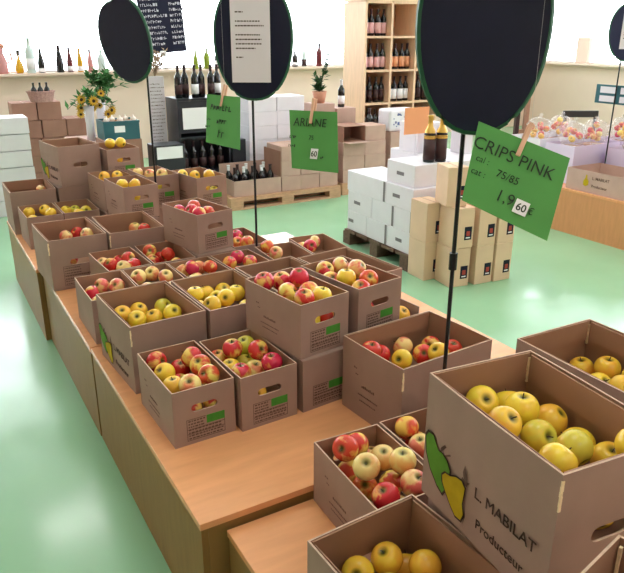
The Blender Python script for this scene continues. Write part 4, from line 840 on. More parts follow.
# teal crate with garlic
t = thing('plastic_crate', 'dark teal plastic crate of garlic with a white printed emblem', 'crate', (1.058, 5.150, 0.725))
def openbox(b, w, d, h, tk, mi=0):
    bx(b, 0, 0, 0, w, d, .008, mi); bx(b, 0, 0, .008, w, tk, h, mi); bx(b, 0, d-tk, .008, w, d, h, mi); bx(b, 0, tk, .008, tk, d-tk, h, mi); bx(b, w-tk, tk, .008, w, d-tk, h, mi)
b = bmesh.new(); openbox(b, .34, .28, .175, .012); obj('body', b, M['teal'], t)
b = bmesh.new(); bx(b, .10, -.0015, .07, .20, 0, .13); obj('emblem', b, M['white'], t)
b = bmesh.new(); bx(b, -.004, -.006, .155, .344, -.0005, .175); obj('rim', b, M['teal'], t)
cz = (1.058, 5.150, 0.725)
case('brown_carton', 'plain brown carton underneath the dark teal crate', (cz[0]-.02, cz[1]-.01, 0), .37, .31, cz[2]-.001, M['kraft_dark'], 'cartons behind the tables')
for i in range(5):
    t = thing('garlic_bulb', ['first', 'second', 'third', 'fourth', 'last'][i] + ' white garlic bulb from the vase end on top of the teal crate', 'garlic', (cz[0]+.05+.064*i, cz[1]+.07+.05*(i % 2), cz[2]+.16), 0, 'garlic in the teal crate')
    obj('bulb', lathe(bmesh.new(), [(0, 0), (.018, .002), (.030, .018), (.026, .034), (.008, .046), (.005, .062), (0, .062)], 12), M['garlic'], t, smooth=True)
bmp = obj('packing_board', boxm(cz[0]+.014, cz[1]+.014, cz[2]+.148, cz[0]+.326, cz[1]+.266, cz[2]+.158), M['board_in']); tag(bmp, 'cardboard sheet inside teal crate under the garlic', 'cardboard')

# hanging chalkboard
pa, pb = (2.006, 6.900, 2.035), (2.583, 6.900, 1.417)
t = thing('hanging_chalkboard', 'black chalkboard covered in white writing hanging before the window', 'chalkboard', (pa[0], 6.9, pb[2]), 0, None, (0, math.radians(-4), 0))
wc, hc = pb[0]-pa[0]-.05, pa[2]-pb[2]+.18
b = bevel(boxm(.03, 0, .02, wc+.03, .02, hc), .003, 1); r = random.Random(12); z = hc-.07
while z > .07:
    for (xa, wa) in ((.06, .30), (.40, .22)): scribble(b, xa, z, wa*r.uniform(.7, 1), .035, r, 0, 1)
    z -= .062
obj('board', b, [M['black'], M['chalk']], t)
b = boxm(wc*.42, -.004, -.03, wc*.42+.07, -.001, .045); obj('price_tag', b, M['white'], t)
b = tube(bmesh.new(), [(.08, .01, hc), (.11, .01, ZC-pb[2]-.002)], .002, 5); obj('hanging_cord', b, M['nylon'], t)
b = tube(bmesh.new(), [(wc, .01, hc), (wc+.11, .01, ZC-pb[2]-.002)], .002, 5); obj('hanging_cord', b, M['nylon'], t)

# tall white leaflet panel with dried flowers on top, on its own stand
pq, pr = (1.632, 5.550, 0.519), (1.850, 5.550, 1.271)
t = thing('leaflet_stand', 'tall narrow white printed panel on a stand beside black rack', 'stand', (pq[0], 5.55, 0))
hw = .17
obj('panel', bevel(boxm(0, 0, pq[2], hw, .03, pr[2]), .004, 1), M['paper'], t)
b = bmesh.new(); r = random.Random(3); z = pr[2]-.08
while z > pq[2]+.06: scribble(b, .02, z, .15*r.uniform(.6, 1), .012, r, -.0004); z -= .035
obj('printed_lettering', b, M['ink_soft'], t)
obj('post', boxm(hw/2-.015, .031, .02, hw/2+.015, .05, pq[2]+.3), M['metal'], t); obj('base', boxm(-.02, -.06, 0, hw+.02, .14, .02), M['metal'], t)
pz = pr[2]
def dried(label, loc, seed):
    t = thing('dried_bouquet', label, 'flowers', loc); r = random.Random(seed); st = hd = bmesh.new()
    for i in range(34):
        a = r.uniform(0, 2*PI); s = r.uniform(.02, .15); e = Vector((s*math.cos(a), s*.6*math.sin(a), r.uniform(.08, .24)))
        tube(st, [(0, 0, 0), tuple(e*.6+Vector((0, 0, .03))), tuple(e)], .002, 4)
        for k in range(5): leafm(hd, e+Vector((r.uniform(-.02, .02), r.uniform(-.02, .02), r.uniform(-.04, .01))), Vector((r.uniform(-1, 1), r.uniform(-1, 1), r.uniform(0, 1))), .04, .012)
    obj('dried_foliage', st, M['dried'], t)
dried('spray of dried pinkish flowers on top of the tall white panel', (pq[0]+hw/2, 5.565, pz), 4)

# black bottle rack
t = thing('bottle_rack', 'black display rack with white price cards and bottle shelves', 'rack', (1.84, 5.30, 0))
bp_ = M['black_plastic']
WR, DR = .56, .36
for xx in (0, WR-.02): obj('side_panel', boxm(xx, 0, 0, xx+.02, DR, 1.06), bp_, t)
obj('back_panel', boxm(.0205, DR-.02, 0, WR-.0205, DR, 1.06), bp_, t)
for zz in (.02, .30, .66, 1.04): obj('shelf', boxm(.0205, 0, zz, WR-.0205, DR-.0205, zz+.02), bp_, t)
obj('front_panel', boxm(.0205, .002, .72, WR-.0205, .02, 1.038), bp_, t)
obj('price_card', boxm(.05, -.004, .76, .31, -.0005, .97), M['white'], t)
obj('price_card', boxm(.34, -.004, .035, .53, -.0005, .20), M['white'], t)
for i in range(6):
    bottle('bottle', ['first', 'second', 'third', 'fourth', 'fifth', 'last'][i] + ' dark bottle on top of the black rack, counted from the leaflet panel', (1.90+.088*i, 5.40+.05*(i % 2), 1.0605), .32, .037, 'bottle_dark', 'white' if i in (2, 5) else 'label_dark', 'foil_dark', 'wine', 'bottles on the black rack')
for i in range(5):
    bottle('bottle', ['first', 'second', 'third', 'fourth', 'last'][i] + ' dark bottle on the rack shelf below the price card, counted from the panel', (1.92+.10*i, 5.40, .3205), .31, .036, 'bottle_dark', 'label_dark', 'foil_dark', 'wine', 'bottles inside the black rack')
for q, lab in (((1.80, 5.0, .0), 'black plastic box in front of the rack with a blank white label'),):
    t = thing('display_box', lab, 'box', (1.49, 5.02, 0)); obj('body', bevel(boxm(0, 0, 0, .30, .24, .66), .004, 1), bp_, t); obj('label_card', boxm(.02, -.004, .53, .28, -.0005, .645), M['white'], t)
t = thing('display_box', 'narrow black box with low white label next to the rack', 'box', (2.42, 5.30, 0)); obj('body', bevel(boxm(0, 0, 0, .16, .26, .62), .004, 1), bp_, t); obj('label_card', boxm(.01, -.004, .03, .15, -.0005, .20), M['white'], t)

# pallet with open bottle carton and brown cartons
def pallet(label, x0, y0, w, d, nb=3, pm=None):
    pm = pm or M['pallet']
    t = thing('pallet', label, 'pallet', (x0, y0, 0), 0, 'wooden pallets')
    for k in range(5): obj('top_board', boxm(0, d*k/5+.005, .105, w, d*(k+1)/5-.02, .127), pm, t)
    for k in range(3):
        yy = [0, d/2-.05, d-.1][k]
        obj('stringer', boxm(0, yy, .083, w, yy+.1, .1048), pm, t); obj('bottom_board', boxm(0, yy, .0, w, yy+.1, .02), pm, t)
        for j in range(nb): xx = (w-.14)*j/(nb-1); obj('block', boxm(xx, yy, .0202, xx+.14, yy+.1, .0828), pm, t)
    return t
pallet('long wooden pallet under the brown cartons and the open bottle carton', 2.14, 4.74, 1.3, .52, 3)
pallet('wooden pallet behind, under the row of brown cartons by shelf', 3.50, 4.80, 1.02, .52, 3)
pallet('wooden pallet at the back under the tall flat white stack', 2.60, 5.34, 1.48, .42, 3)
PZ = .1275
t = thing('bottle_carton', 'open carton on the pallet filled with lying and standing black bottles', 'carton', (2.20, 4.78, PZ))
b = bmesh.new(); openbox(b, .53, .38, .16, .006); obj('body', b, M['kraft'], t)
obj('raised_flap', boxm(.524, 0, .1605, .530, .38, .42), M['kraft_dark'], t)
obj('raised_flap', boxm(0, .374, .1605, .523, .38, .28), M['kraft'], t)
k = 0
for i in range(5):
    for j in range(2):
        o = bottle('bottle', f'{RC[i] if i < 4 else "fifth"} black bottle with white capsule in the {"front" if j == 0 else "back"} row of the open pallet carton', (2.255+.100*i, 4.88+.16*j, PZ+.0085), .27, .037, 'bottle_dark', None, None, 'wine', 'bottles in the open pallet carton')
        obj('capsule', lathe(bmesh.new(), [(.0150, .21), (.0155, .262), (.018, .264), (.018, .272), (0, .274)], 10), M['white' if (i+j) % 2 else 'foil_dark'], o)
bottle('bottle', 'tall dark bottle with white label standing on the narrow black box, rear one', (2.50, 5.46, .6205), .31, .038, 'bottle_dark', 'white', 'foil_dark', 'wine', 'bottles on the pallet')
bottle('bottle', 'second tall black bottle standing on the narrow black box, front one', (2.50, 5.36, .6205), .31, .038, 'bottle_dark', 'white', 'foil_dark', 'wine', 'bottles on the pallet')
def grid(x0, y0, z0, nx, nz, w, d, h, m, nm, lab, group, pm=None, tape=None):
    for k in range(nz):
        for i in range(nx):
            case(nm, lab(i, k), (x0+(w+.004)*i, y0+.006*((i+k) % 2), z0+(h+.001)*k), w, d, h, m, group, 0, pm, tape)
grid(2.74, 4.78, PZ, 3, 3, .225, .34, .155, M['kraft'], 'brown_carton', lambda i, k: f'pinkish brown carton on the long pallet, {ORD[k]} layer, {RC[i]} from the open bottle carton', 'cartons on the long pallet', None, M['board_edge'])
grid(2.66, 5.38, 0.1275, 2, 6, .34, .30, .150, M['white_card'], 'wine_case', lambda i, k: f'flat white wine case in the tall white stack behind pallet, {ORD[k]} layer, {["nearer the rack", "nearer the plant"][i]}', 'tall white stack behind the pallet', None)
grid(3.52, 4.82, PZ, 2, 3, .28, .30, .146, M['kraft'], 'brown_carton', lambda i, k: f'brown carton under the shelf, {ORD[k]} layer, {["beside the green card pallet", "beside the blue and white packet"][i]}', 'cartons before the shelf', None, M['board_edge'])
t = thing('open_carton', 'small brown carton lying open on its side showing its dark inside', 'carton', (3.53, 4.84, PZ+.4415)); b = bmesh.new()
bx(b, 0, 0, 0, .28, .3, .005); bx(b, 0, 0, .165, .28, .3, .17); bx(b, 0, 0, .005, .005, .3, .165); bx(b, .275, 0, .005, .28, .3, .165); bx(b, .005, .295, .005, .275, .3, .165)
obj('body', b, M['kraft_dark'], t)
b = boxm(-.002, -.12, .0, .28, -.001, .004); obj('open_flap', b, M['kraft'], t)
case('brown_carton', 'brown carton on top layer beside the small open carton', (3.816, 4.84, PZ+.4415), .27, .28, .16, M['kraft'], 'cartons before the shelf', 0, None, M['board_edge'])
case('brown_carton', 'pinkish carton standing tall on the long pallet beneath white bottle', (3.50, 5.40, PZ), .26, .27, .80, M['kraft'], 'cartons on the long pallet', 0, None, M['board_edge'])
bottle('bottle', 'dark bottle with white label on the carton right before the shelf', (3.92, 5.52, PZ+.7415), .31, .04, 'bottle_dark', 'white', 'white', 'wine', 'bottles before the shelf')
bottle('bottle', 'black bottle with white label beside the shelf and small open carton', (4.08, 5.16, PZ+.4425), .31, .04, 'bottle_dark', 'white', 'foil_dark', 'wine', 'bottles before the shelf')
case('brown_carton', 'tall brown carton right before the shelf carrying a white-labelled bottle', (3.79, 5.40, PZ), .26, .27, .74, M['kraft'], 'cartons before the shelf', 0, None, M['board_edge'])
# potted plant
t = thing('potted_plant', 'dark green leafy plant in pink clay pot on the white stack', 'plant', (3.63, 5.53, PZ+.801))
obj('pot', lathe(bmesh.new(), [(0, .002), (.06, 0), (.085, .13), (.075, .13), (.07, .115), (0, .115)], 16), M['terracotta'], t, smooth=True)
b = bmesh.new(); r = random.Random(8); sb2 = bmesh.new()
for i in range(16):
    a = r.uniform(0, 2*PI); s = r.uniform(.01, .10); h = r.uniform(.16, .30) if i else .5
    if i < 3: h, s, a = .42+.05*i, .10, -.3
    tube(sb2, [(0, 0, .11), (s*.4*math.cos(a), s*.4*math.sin(a), h*.6+.05), (s*math.cos(a), s*math.sin(a), h)], .004, 5)
    for k in range(9):
        q = r.uniform(.4, 1); leafm(b, Vector((s*q*math.cos(a), s*q*math.sin(a), .1+(h-.1)*q)), Vector((r.uniform(-1, 1), r.uniform(-1, 1), r.uniform(-.2, .8))), .075, .024)
obj('stems', sb2, M['leaf_dark'], t); obj('foliage', b, M['leaf_dark'], t)

# wooden shelf with bottles
SX, SY, CW, CH = 4.30, 5.60, .375, .385
t = thing('wine_shelf', 'tall pale wooden cubby shelf of wine bottles before window', 'shelf', (SX, SY, 0))
DS = .46; pw = M['pale_wood']; NC, NR = 3, 5; TZ = .10
for i in range(NC+1): obj('side_panel' if i in (0, NC) else 'divider', boxm(CW*i-.015, 0, 0, CW*i+.015, DS, TZ+CH*NR), pw, t)
for k in range(NR+1):
    for i in range(NC): obj('shelf_board', boxm(CW*i+.0153, .002, TZ+CH*k-.012, CW*(i+1)-.0153, DS-.02, TZ+CH*k+.012), pw, t)
obj('back_panel', boxm(.016, DS-.018, TZ, CW*NC-.016, DS, TZ+CH*NR), M['shelf_wood'], t)
obj('top_rail', boxm(-.015, 0, TZ+CH*NR+.0125, CW*NC+.015, DS, TZ+CH*NR+.04), pw, t)
protos = {}
def shelf_bottle(kind, i, k, j, n, lab):
    g, l, f = {'pink': ('bottle_dark', 'label_pink', 'foil_dark'), 'rose': ('bottle_dark', 'label_pink', 'foil_dark'), 'orange': ('bottle_dark', 'label_orange', 'foil_dark'), 'white': ('bottle_dark', 'white', 'foil_dark'), 'dark': ('bottle_dark', 'label_dark', 'foil_dark'), 'clear': ('bottle_clear', 'white', 'foil_dark')}[kind]
    loc = (SX+CW*i+.055+(CW-.11)*j/(n-1), SY+.10+.012*(j % 2), TZ+CH*k+.0125)
    if kind in protos:
        o = copy_tree(protos[kind]); o.location = loc; o['label'] = lab
    else: o = protos[kind] = bottle('bottle', lab, loc, .30, .036, g, l, f, 'wine', 'bottles on the wooden shelf', (.1, .5))
rows = {(0, 4): ('pink', 4), (0, 3): ('rose', 4), (1, 3): ('orange', 4), (0, 2): ('dark', 4), (1, 2): ('white', 4), (0, 1): ('dark', 4), (1, 1): ('dark', 4), (2, 2): ('dark', 4), (2, 1): ('dark', 4)}
CN = ['side column', 'middle column', 'hidden column']
RN = {4: 'top', 3: 'second', 2: 'third', 1: 'fourth'}
LN = {'pink': 'dark bottle with pink label', 'rose': 'dark bottle with rosy label', 'orange': 'dark bottle with orange label', 'white': 'dark bottle with white label', 'dark': 'dark bottle with dark label'}
for (i, k), (kd, n) in rows.items():
    for j in range(n): shelf_bottle(kd, i, k, j, n, f'{LN[kd]}, {RC[j]} in the {RN[k]} row, {CN[i]} of wooden shelf')
# blue and white packet
t = thing('printed_packet', 'large white packet with blue printed pattern lying on cartons before shelf', 'packet', (4.15, 4.86, PZ+.514))
case('brown_carton', 'brown carton supporting the blue and white printed packet, lower layer', (4.16, 4.84, PZ), .34, .30, .25, M['kraft'], 'cartons before the shelf')
case('brown_carton', 'brown carton supporting the blue and white printed packet, upper layer', (4.16, 4.84, PZ+.252), .34, .30, .26, M['kraft'], 'cartons before the shelf')
obj('body', bevel(boxm(0, 0, 0.0, .40, .24, .24), .03, 3), M['white_card'], t)
b = bmesh.new(); r = random.Random(5)
for i in range(26):
    xx, zz, k = r.uniform(.05, .33), r.uniform(.04, .18), r.uniform(.008, .03); bx(b, xx, -.0012, zz, xx+k, -.0003, zz+k*r.uniform(.5, 1.2))
obj('blue_pattern', b, M['blue_print'], t)

# white cases on their pallet
def white(label, x0, y0, z0, x1, y1, z1, mark=None, gap=True):
    t = thing('wine_case', label, 'carton', (x0, y0, z0), 0, 'white cases on the small pallet')
    w, d, h = x1-x0, y1-y0, z1-z0
    obj('body', bevel(boxm(0, 0, 0, w, d, h), .004, 1), M['white_card'], t)
    if mark is not None:
        b = boxm(-.0012, d*(mark-.13), h*.42, -.0002, d*(mark+.13), h*.58); obj('printed_mark', b, M['seam'], t)
    if gap:
        b = boxm(-.0014, .004, h*.02, -.0003, .028, h*.97); obj('shaded_gap_strip', b, M['seam'], t)  # dark strip stands in for the shaded gap between cases
    return t
pallet('small shade-darkened wooden pallet under the white wine cases', 2.55, 2.385, .80, .90, 3, M['shaded_pallet'])
WX, WY = 2.57, 2.385
z0, hh = PZ, .165
L1 = [(0, .26, 'far'), (.263, .53, 'mid'), (.533, .87, 'near')]
white('white wine case, bottom layer, corner next to the brown label boxes', WX, WY, z0, WX+.34, WY+.30, z0+hh, .5, False)
white('white wine case, bottom layer, second from the brown label boxes', WX, WY+.304, z0, WX+.34, WY+.585, z0+hh, None)
white('white wine case, bottom layer, end away from brown label boxes', WX, WY+.589, z0, WX+.34, WY+.87, z0+hh, .8, False)
z1 = z0+hh+.001
white('white wine case, middle layer, corner next to the brown label boxes', WX+.002, WY-.004, z1, WX+.34, WY+.225, z1+hh, None)
white('white wine case, middle layer, second from the brown label boxes', WX+.004, WY+.229, z1, WX+.34, WY+.52, z1+hh, None)
white('white wine case, middle layer, end away from brown label boxes', WX+.002, WY+.524, z1, WX+.34, WY+.87, z1+hh, .6, False)
z2 = z1+hh+.001
white('white wine case, top layer, corner next to the brown label boxes', WX, WY-.002, z2, WX+.345, WY+.34, z2+hh, .6, False)
white('wide white wine case, top layer, end away from brown label boxes', WX, WY+.344, z2, WX+.345, WY+.88, z2+hh, None)
z3 = z2+hh+.001
for k in range(4): white(f'white wine case in hidden-side column under the gold bottles, {ORD[k]} layer', 2.935, 2.40, PZ+.166*k, 3.33, 2.80, PZ+.166*k+.165, None, False)
for k in range(4): white(f'white wine case in the column behind the gold bottles, {ORD[k]} layer', 2.935, 2.81, PZ+.166*k, 3.33, 3.18, PZ+.166*k+.165, None, False)
zt = PZ+.166*4
white('tall white carton standing upright behind the orange card', 2.945, 2.84, zt, 3.19, 3.08, zt+.23, None, False)
white('white wine case on the fourth layer carrying the gold-necked bottles', 2.60, 2.42, z3, 2.93, 2.76, z3+.165, .5, False)
white('small white upright carton beside the pole behind gold bottles', 3.24, 2.62, zt, 3.32, 2.79, zt+.22, None, False)
for i, xx in enumerate((2.785, 2.88)):
    t = bottle('bottle', ['gold-necked dark bottle on white cases, beside the orange card', 'gold-necked dark bottle on white cases, beside the black pole'][i], (xx, 2.50-.02*i, z3+.1655), .34, .043, 'bottle_dark', 'label_dark', None, 'wine', 'gold-necked bottles', (.06, .5))
    obj('gold_foil', lathe(bmesh.new(), [(.0438, .19), (.0385, .228), (.0220, .256), (.0180, .28), (.0180, .325), (.021, .328), (.021, .340), (0, .3425)], 14), M['foil_gold'], t, smooth=True)
    b = bmesh.new(); lathe(b, [(.0444, .172), (.0446, .172), (.0446, .188), (.0444, .188)], 14); obj('bottle_label', b, M['foil_gold'], t)
oc = (2.618, 2.560, 1.021)
t = thing('orange_card', 'plain orange card leaning behind the gold-necked bottles', 'card', (2.765, 2.785, z3), 0, None)
obj('card', bevel(boxm(0, 0, .33, .235, .004, .53), .001, 1), M['orange_card'], t); obj('stick', boxm(.115, .0045, 0, .125, .010, .45), M['paper'], t)

# brown boxes with black labels
def lbox(label, x, y, z, rz, w=.155, d=.20, h=.285):
    t = thing('wine_box', label, 'box', (x, y, z), rz, 'brown boxes with black labels')
    obj('body', bevel(boxm(0, 0, 0, w, d, h), .003, 1), M['kraft2'], t)
    obj('black_label', boxm(w*.52, -.0014, h*.20, w*.90, -.0003, h*.53), M['black'], t)
    obj('red_mark', boxm(w*.62, -.0024, h*.30, w*.80, -.0016, h*.42), M['label_red'], t)
    obj('white_mark', boxm(w*.60, -.0024, h*.24, w*.82, -.0016, h*.27), M['white'], t)
    obj('tape', boxm(w*.46, .004, h+.0002, w*.54, d-.004, h+.0010), M['board_edge'], t)
    return t
for k in range(2):
    lv = ['bottom', 'upper'][k]; zz = .2865*k
    lbox(f'light brown box with black label, {lv} row, corner nearest the apples', 2.600+.004*k, 1.962-.006*k, zz, -.13)
    lbox(f'light brown box with black label, {lv} row, between corner box and end box', 2.795, 1.925, zz, -.06)
    lbox(f'light brown box with black label, {lv} row, end under the green card', 2.962, 1.905, zz, -.03)
    lbox(f'light brown box with black label, {lv} row, tucked beside the white cases', 2.532, 2.172, zz, -.05, .155, .20)
    lbox(f'light brown box with black label, {lv} row, second row behind middle box', 2.805, 2.14, zz, -.03, .155, .20)
lbox('single light brown box on top of the stack beside black pole', 2.575, 2.03, .2865*2, -.30, .15, .20, .27)

# right-hand display bench with printed cartons and bagged fruit
platform(4.45, -.6, 6.1, 3.9, .395, 'wooden display bench near the side windows with bagged fruit', group='wooden display platforms', name='display_bench', side='bench_wood')
BZ = .3955
def tray(label, x, y, z, rz, w, d, h, m, logo=False):
    t = thing('fruit_tray', label, 'carton', (x, y, z), rz, 'trays on the side bench')
    b = bmesh.new(); openbox(b, w, d, h, .005); obj('body', b, m, t)
    if logo:
        b = prism(bmesh.new(), [(x_*.07, z_*.10) for x_, z_ in ((.2, .1), (.6, 0), (1, .15), (1, .5), (.75, .7), (.7, 1), (.5, 1), (.45, .7), (.2, .45))], .0006)
        xform(b, Matrix(((0, -1, 0, 0), (-1, 0, 0, d*.72), (0, 0, 1, .05), (0, 0, 0, 1)))); obj('pear_print', b, M['pear_yellow'], t)
        for zz, s in ((.64, 'L. MABILAT'), (.28, 'Producteur')):
            text_obj('lettering', s, .035, M['ink_soft'], t, Matrix(((0, 0, -1, -.001), (-1, 0, 0, d*.55), (0, 1, 0, h*zz), (0, 0, 0, 1))), .0003, 'LEFT')
        obj('handhole_patch', boxm(w*.35, -.0012, h*.62, w*.65, -.0003, h*.74), M['ink'], t)
    return t
tray('printed carton with yellow pear mark at the edge of side bench', 4.47, 2.03, BZ, -.02, .42, .60, .185, M['kraft'], True)
def bagged(label, c, rx, ry, rz_, fr, n, seed, zbase):
    r = random.Random(seed); t = thing('fruit_bag', label, 'bag', (c[0], c[1], zbase), r.uniform(-.3, .3), 'bags of fruit on the side bench')
    b = bmesh.new(); bmesh.ops.create_icosphere(b, subdivisions=3, radius=1)
    for v in b.verts:
        k = 1 + .10*math.sin(7*v.co.x+seed)*math.sin(6*v.co.y) + .08*math.sin(11*v.co.z+3*v.co.x)
        v.co = Vector((v.co.x*rx*k, v.co.y*ry*k, max(v.co.z*rz_*k, -rz_*.85) + rz_*.86))
    obj('bag_film', b, M['bag'], t, smooth=True)
    b = bmesh.new(); tube(b, [(0, 0, rz_*1.78), (.01, 0, rz_*1.86), (.02, .01, rz_*1.95)], .014, 7, .022); obj('bag_neck', b, M['bag'], t, smooth=True)
    P = []
    for i in range(n):
        for tr in range(900):
            q = Vector((r.uniform(-1, 1)*rx, r.uniform(-1, 1)*ry, r.uniform(.040, .19)))
            if (q.x/(rx*.91-.036))**2 + (q.y/(ry*.91-.036))**2 + ((q.z-rz_*.86)/(rz_*.90-.030))**2 < 1 and all((q-p).length > .066 for p in P): P.append(q); break
    for i, q in enumerate(P):
        o = bpy.data.objects.new('apple', MESH[fr[i % len(fr)], i % 3]); link(o); o.location = Matrix.Translation((c[0], c[1], zbase)) @ Matrix.Rotation(t.rotation_euler.z, 4, 'Z') @ q; o.scale = (.78,)*3
        cw = COLW[fr[i % len(fr)]]; tag(o, f'small {cw} apple inside the {label}'.replace(' of mixed red and yellow apples', '').replace('tray, nearest the aisle', 'tray by aisle'), 'apple', f'{cw} apples in the {label}'); o.rotation_euler = (r.uniform(-1, 1), r.uniform(-1, 1), r.uniform(0, 6))
trz = BZ+.19
tray('lavender plastic tray of bagged pink apples on the side bench', 4.62, 2.70, BZ, 0, .62, .33, .34, M['lav'])
tray('white tray of bagged mixed apples at the end of bench behind the green card', 4.60, 3.09, BZ, 0, .64, .36, .36, M['white_card'])
tray('second lavender tray at the bench end behind the hanging green card', 4.975, 2.24, BZ, 0, .55, .40, .32, M['lav'])
tray('white tray on the bench beyond the printed carton', 4.95, 1.60, BZ, 0, .6, .55, .25, M['white_card'])
tray('pale lavender tray in the back row of the bench, beside side windows', 5.28, 2.68, BZ, 0, .6, .33, .34, M['lav'])
for x_, y_, fr, s in ((4.775, 2.866, 'ryo', 1), (5.078, 2.866, 'rp', 2), (5.435, 2.846, 'yr', 3), (5.735, 2.846, 'pr', 4), (5.115, 2.44, 'rp', 5), (5.375, 2.44, 'p', 6), (4.77, 3.27, 'yro', 7), (5.072, 3.27, 'ybr', 8)):
    bagged(['clear bag of mixed red and yellow apples behind the green card', 'clear bag of pink apples in the first lavender tray', 'clear bag of yellow fruit in the back lavender tray', 'clear bag of pale fruit at far corner of bench', 'clear bag of red apples in the second lavender tray', 'clear bag of pale apples next to the bench pole', 'aisle-side clear bag of apples in white end tray', 'wall-side clear bag of apples in white end tray'][s-1], (x_, y_), .122, .122, .125, fr, 18, s, BZ+.31 if y_ > 2.6 else BZ+.27)
    o = obj('packing_board', boxm(x_-.115, y_-.115, (BZ+.31 if y_ > 2.6 else BZ+.27)-.006, x_+.115, y_+.115, (BZ+.31 if y_ > 2.6 else BZ+.27)-.001), M['board_in']); tag(o, 'cardboard sheet in the tray under the ' + ['mixed apple bag behind green card', 'pink apple bag', 'yellow fruit bag', 'corner bag of pale fruit', 'red apple bag', 'pale apple bag by the pole', 'aisle bag in white end tray', 'wall side bag in white end tray'][s-1], 'cardboard', 'packing sheets on the bench')
# black low chair behind bench, wooden posts
t = thing('chair', 'dark low-backed chair behind the bench against the beige wall', 'chair', (6.55, 4.15, 0), -.5)
obj('seat', bevel(boxm(-.22, -.22, .43, .22, .22, .47), .01), M['chair'], t); obj('back_rail', bevel(boxm(-.22, .19, .72, .22, .22, .80), .008), M['chair'], t)
for sx in (-.2, .17):
    for sy in (-.2, .185): obj('leg', boxm(sx, sy, 0, sx+.03, sy+.03, .429 if sy < 0 else .80), M['chair'], t)
# printed cartons far right
t = thing('printed_box', 'white box with red and magenta print on the side bench', 'box', (5.18, 2.06, BZ+.2515), 0)
case('wine_case', 'white carton standing on the bench under the red printed box', (5.60, 1.80, BZ), .45, .40, .25, M['white_card'], 'white cartons on the bench')
obj('body', boxm(0.45, -.1, 0, .85, .2, .24), M['label_pink'], t); obj('red_print', boxm(.46, -.1015, .14, .55, -.1003, .22), M['red_print'], t); obj('magenta_print', boxm(.60, -.1015, .05, .84, -.1003, .11), M['pink_print'], t)

# ------------------------------------------------------------------ poles with dark apple-shaped panels
def oval(w, h, n=40):
    pts = []
    for i in range(n):
        a = 2*PI*i/n; x, z = math.sin(a), -math.cos(a); x = math.copysign(abs(x)**.88, x); z = math.copysign(abs(z)**.95, z)
        k = 1 + .05*z                      # a little fuller towards the top
        dip = -.05*math.exp(-(x/.22)**2) if z > .5 else 0
        pts.append((w/2*x*k, h/2*(z+dip)))
    return pts
def sign_pole(label, x, y, zb, zp, face, w, h, lean=0, m='black', paper=None, tilt=0, lowclip=True, dx=0):
    """pole standing at x,y on zb; the panel's lower end is at height zp"""
    t = thing('sign_pole', label, 'sign', (x, y, zb), 0, 'dark oval panels on poles')
    obj('pole', tube(bmesh.new(), [(0, 0, .004), (0, 0, zp-zb+h*.5)], .0062, 8), M['metal'], t)
    obj('base_plate', lathe(bmesh.new(), [(0, .0), (.0155, 0), (.0155, .005), (.009, .012), (0, .012)], 14), M['metal'], t)
    if lowclip: obj('pole_joint', lathe(bmesh.new(), [(.0065, (zp-zb)*.62), (.012, (zp-zb)*.62), (.012, (zp-zb)*.62+.05), (.0065, (zp-zb)*.62+.05)], 10), M['metal'], t)
    mx = Matrix.Translation((0, 0, zp-zb)) @ Euler((tilt, lean, face), 'XYZ').to_matrix().to_4x4()
    o = [(a+dx, z) for a, z in oval(w, h)]
    b = prism(bmesh.new(), [(a, z+h/2) for a, z in o], .018); xform(b, Matrix.Translation((0, -.026, 0)))
    p = obj('oval_panel', b, M[m], t); p.matrix_local = mx
    b = bmesh.new(); pts = [(a*1.008, -.015, z*1.008+h/2) for a, z in o]; pts.append(pts[0]); tube(b, pts, .011, 6)
    g = obj('green_rim', b, M['green_rim'], p)
    st = tube(bmesh.new(), [(0, -.017, h*.955), (.008, -.017, h+.03)], .006, 6); obj('panel_stalk', st, M['metal'], p)
    if paper:
        pw_, ph_, pz_, px_ = paper
        b = bmesh.new()
        n = 6
        for i in range(n): pass
        bx(b, px_-pw_/2, -.0295, pz_, px_+pw_/2, -.0265, pz_+ph_)
        q = obj('paper_notice', b, M['paper'], p)
        b = bmesh.new(); r = random.Random(2); u = ph_
        for fz, fx, fw in ((.78, .12, .2), (.68, .12, .62), (.63, .12, .72), (.53, .12, .62), (.48, .12, .66), (.43, .12, .66), (.38, .12, .5), (.28, .12, .18)):
            xx = px_-pw_/2+pw_*fx; e = xx+pw_*fw
            while xx < e: k = r.uniform(.006, .014); bx(b, xx, -.0303, pz_+u*fz, min(xx+k, e), -.0297, pz_+u*fz+.0055); xx += k+.003
        obj('printed_lettering', b, M['ink'], q)
        for sx in (-1, 1): obj('push_pin', lathe(bmesh.new(), [(0, .004), (.004, .003), (.004, 0), (0, 0)], 8), M['ink'], q, (px_+sx*(pw_/2-.012), -.030, pz_+ph_-.015), (PI/2, 0, 0))
    return t
FACE = -math.radians(30)
sign_pole('large plain black oval panel on the pole nearest the printed carton', .800, -.0335, TH-.0425, 1.444, FACE, .325, .50, 0, 'black', None, 0, True, .028)
sign_pole('black oval panel with a white paper notice on the middle pole', .975, 1.672, TH, 1.389, FACE, .355, .52, 0, 'black', (.185, .40, .075, -.0), 0, False, .012)
sign_pole('tilted plain black oval panel on the rear pole by the chalkboard', .765, 2.682, TH, 1.423+.02, FACE-.5, .36, .47, math.radians(-22), 'black', None, 0, False, -.045)
ep = (4.930, 2.604, 1.472)
sign_pole('navy oval panel with white paper on a pole at side bench', 4.935, 2.60, BZ, ep[2], FACE-.2, .33, .46, 0, 'navy', (.17, .30, .09, .05), 0, False, .04)

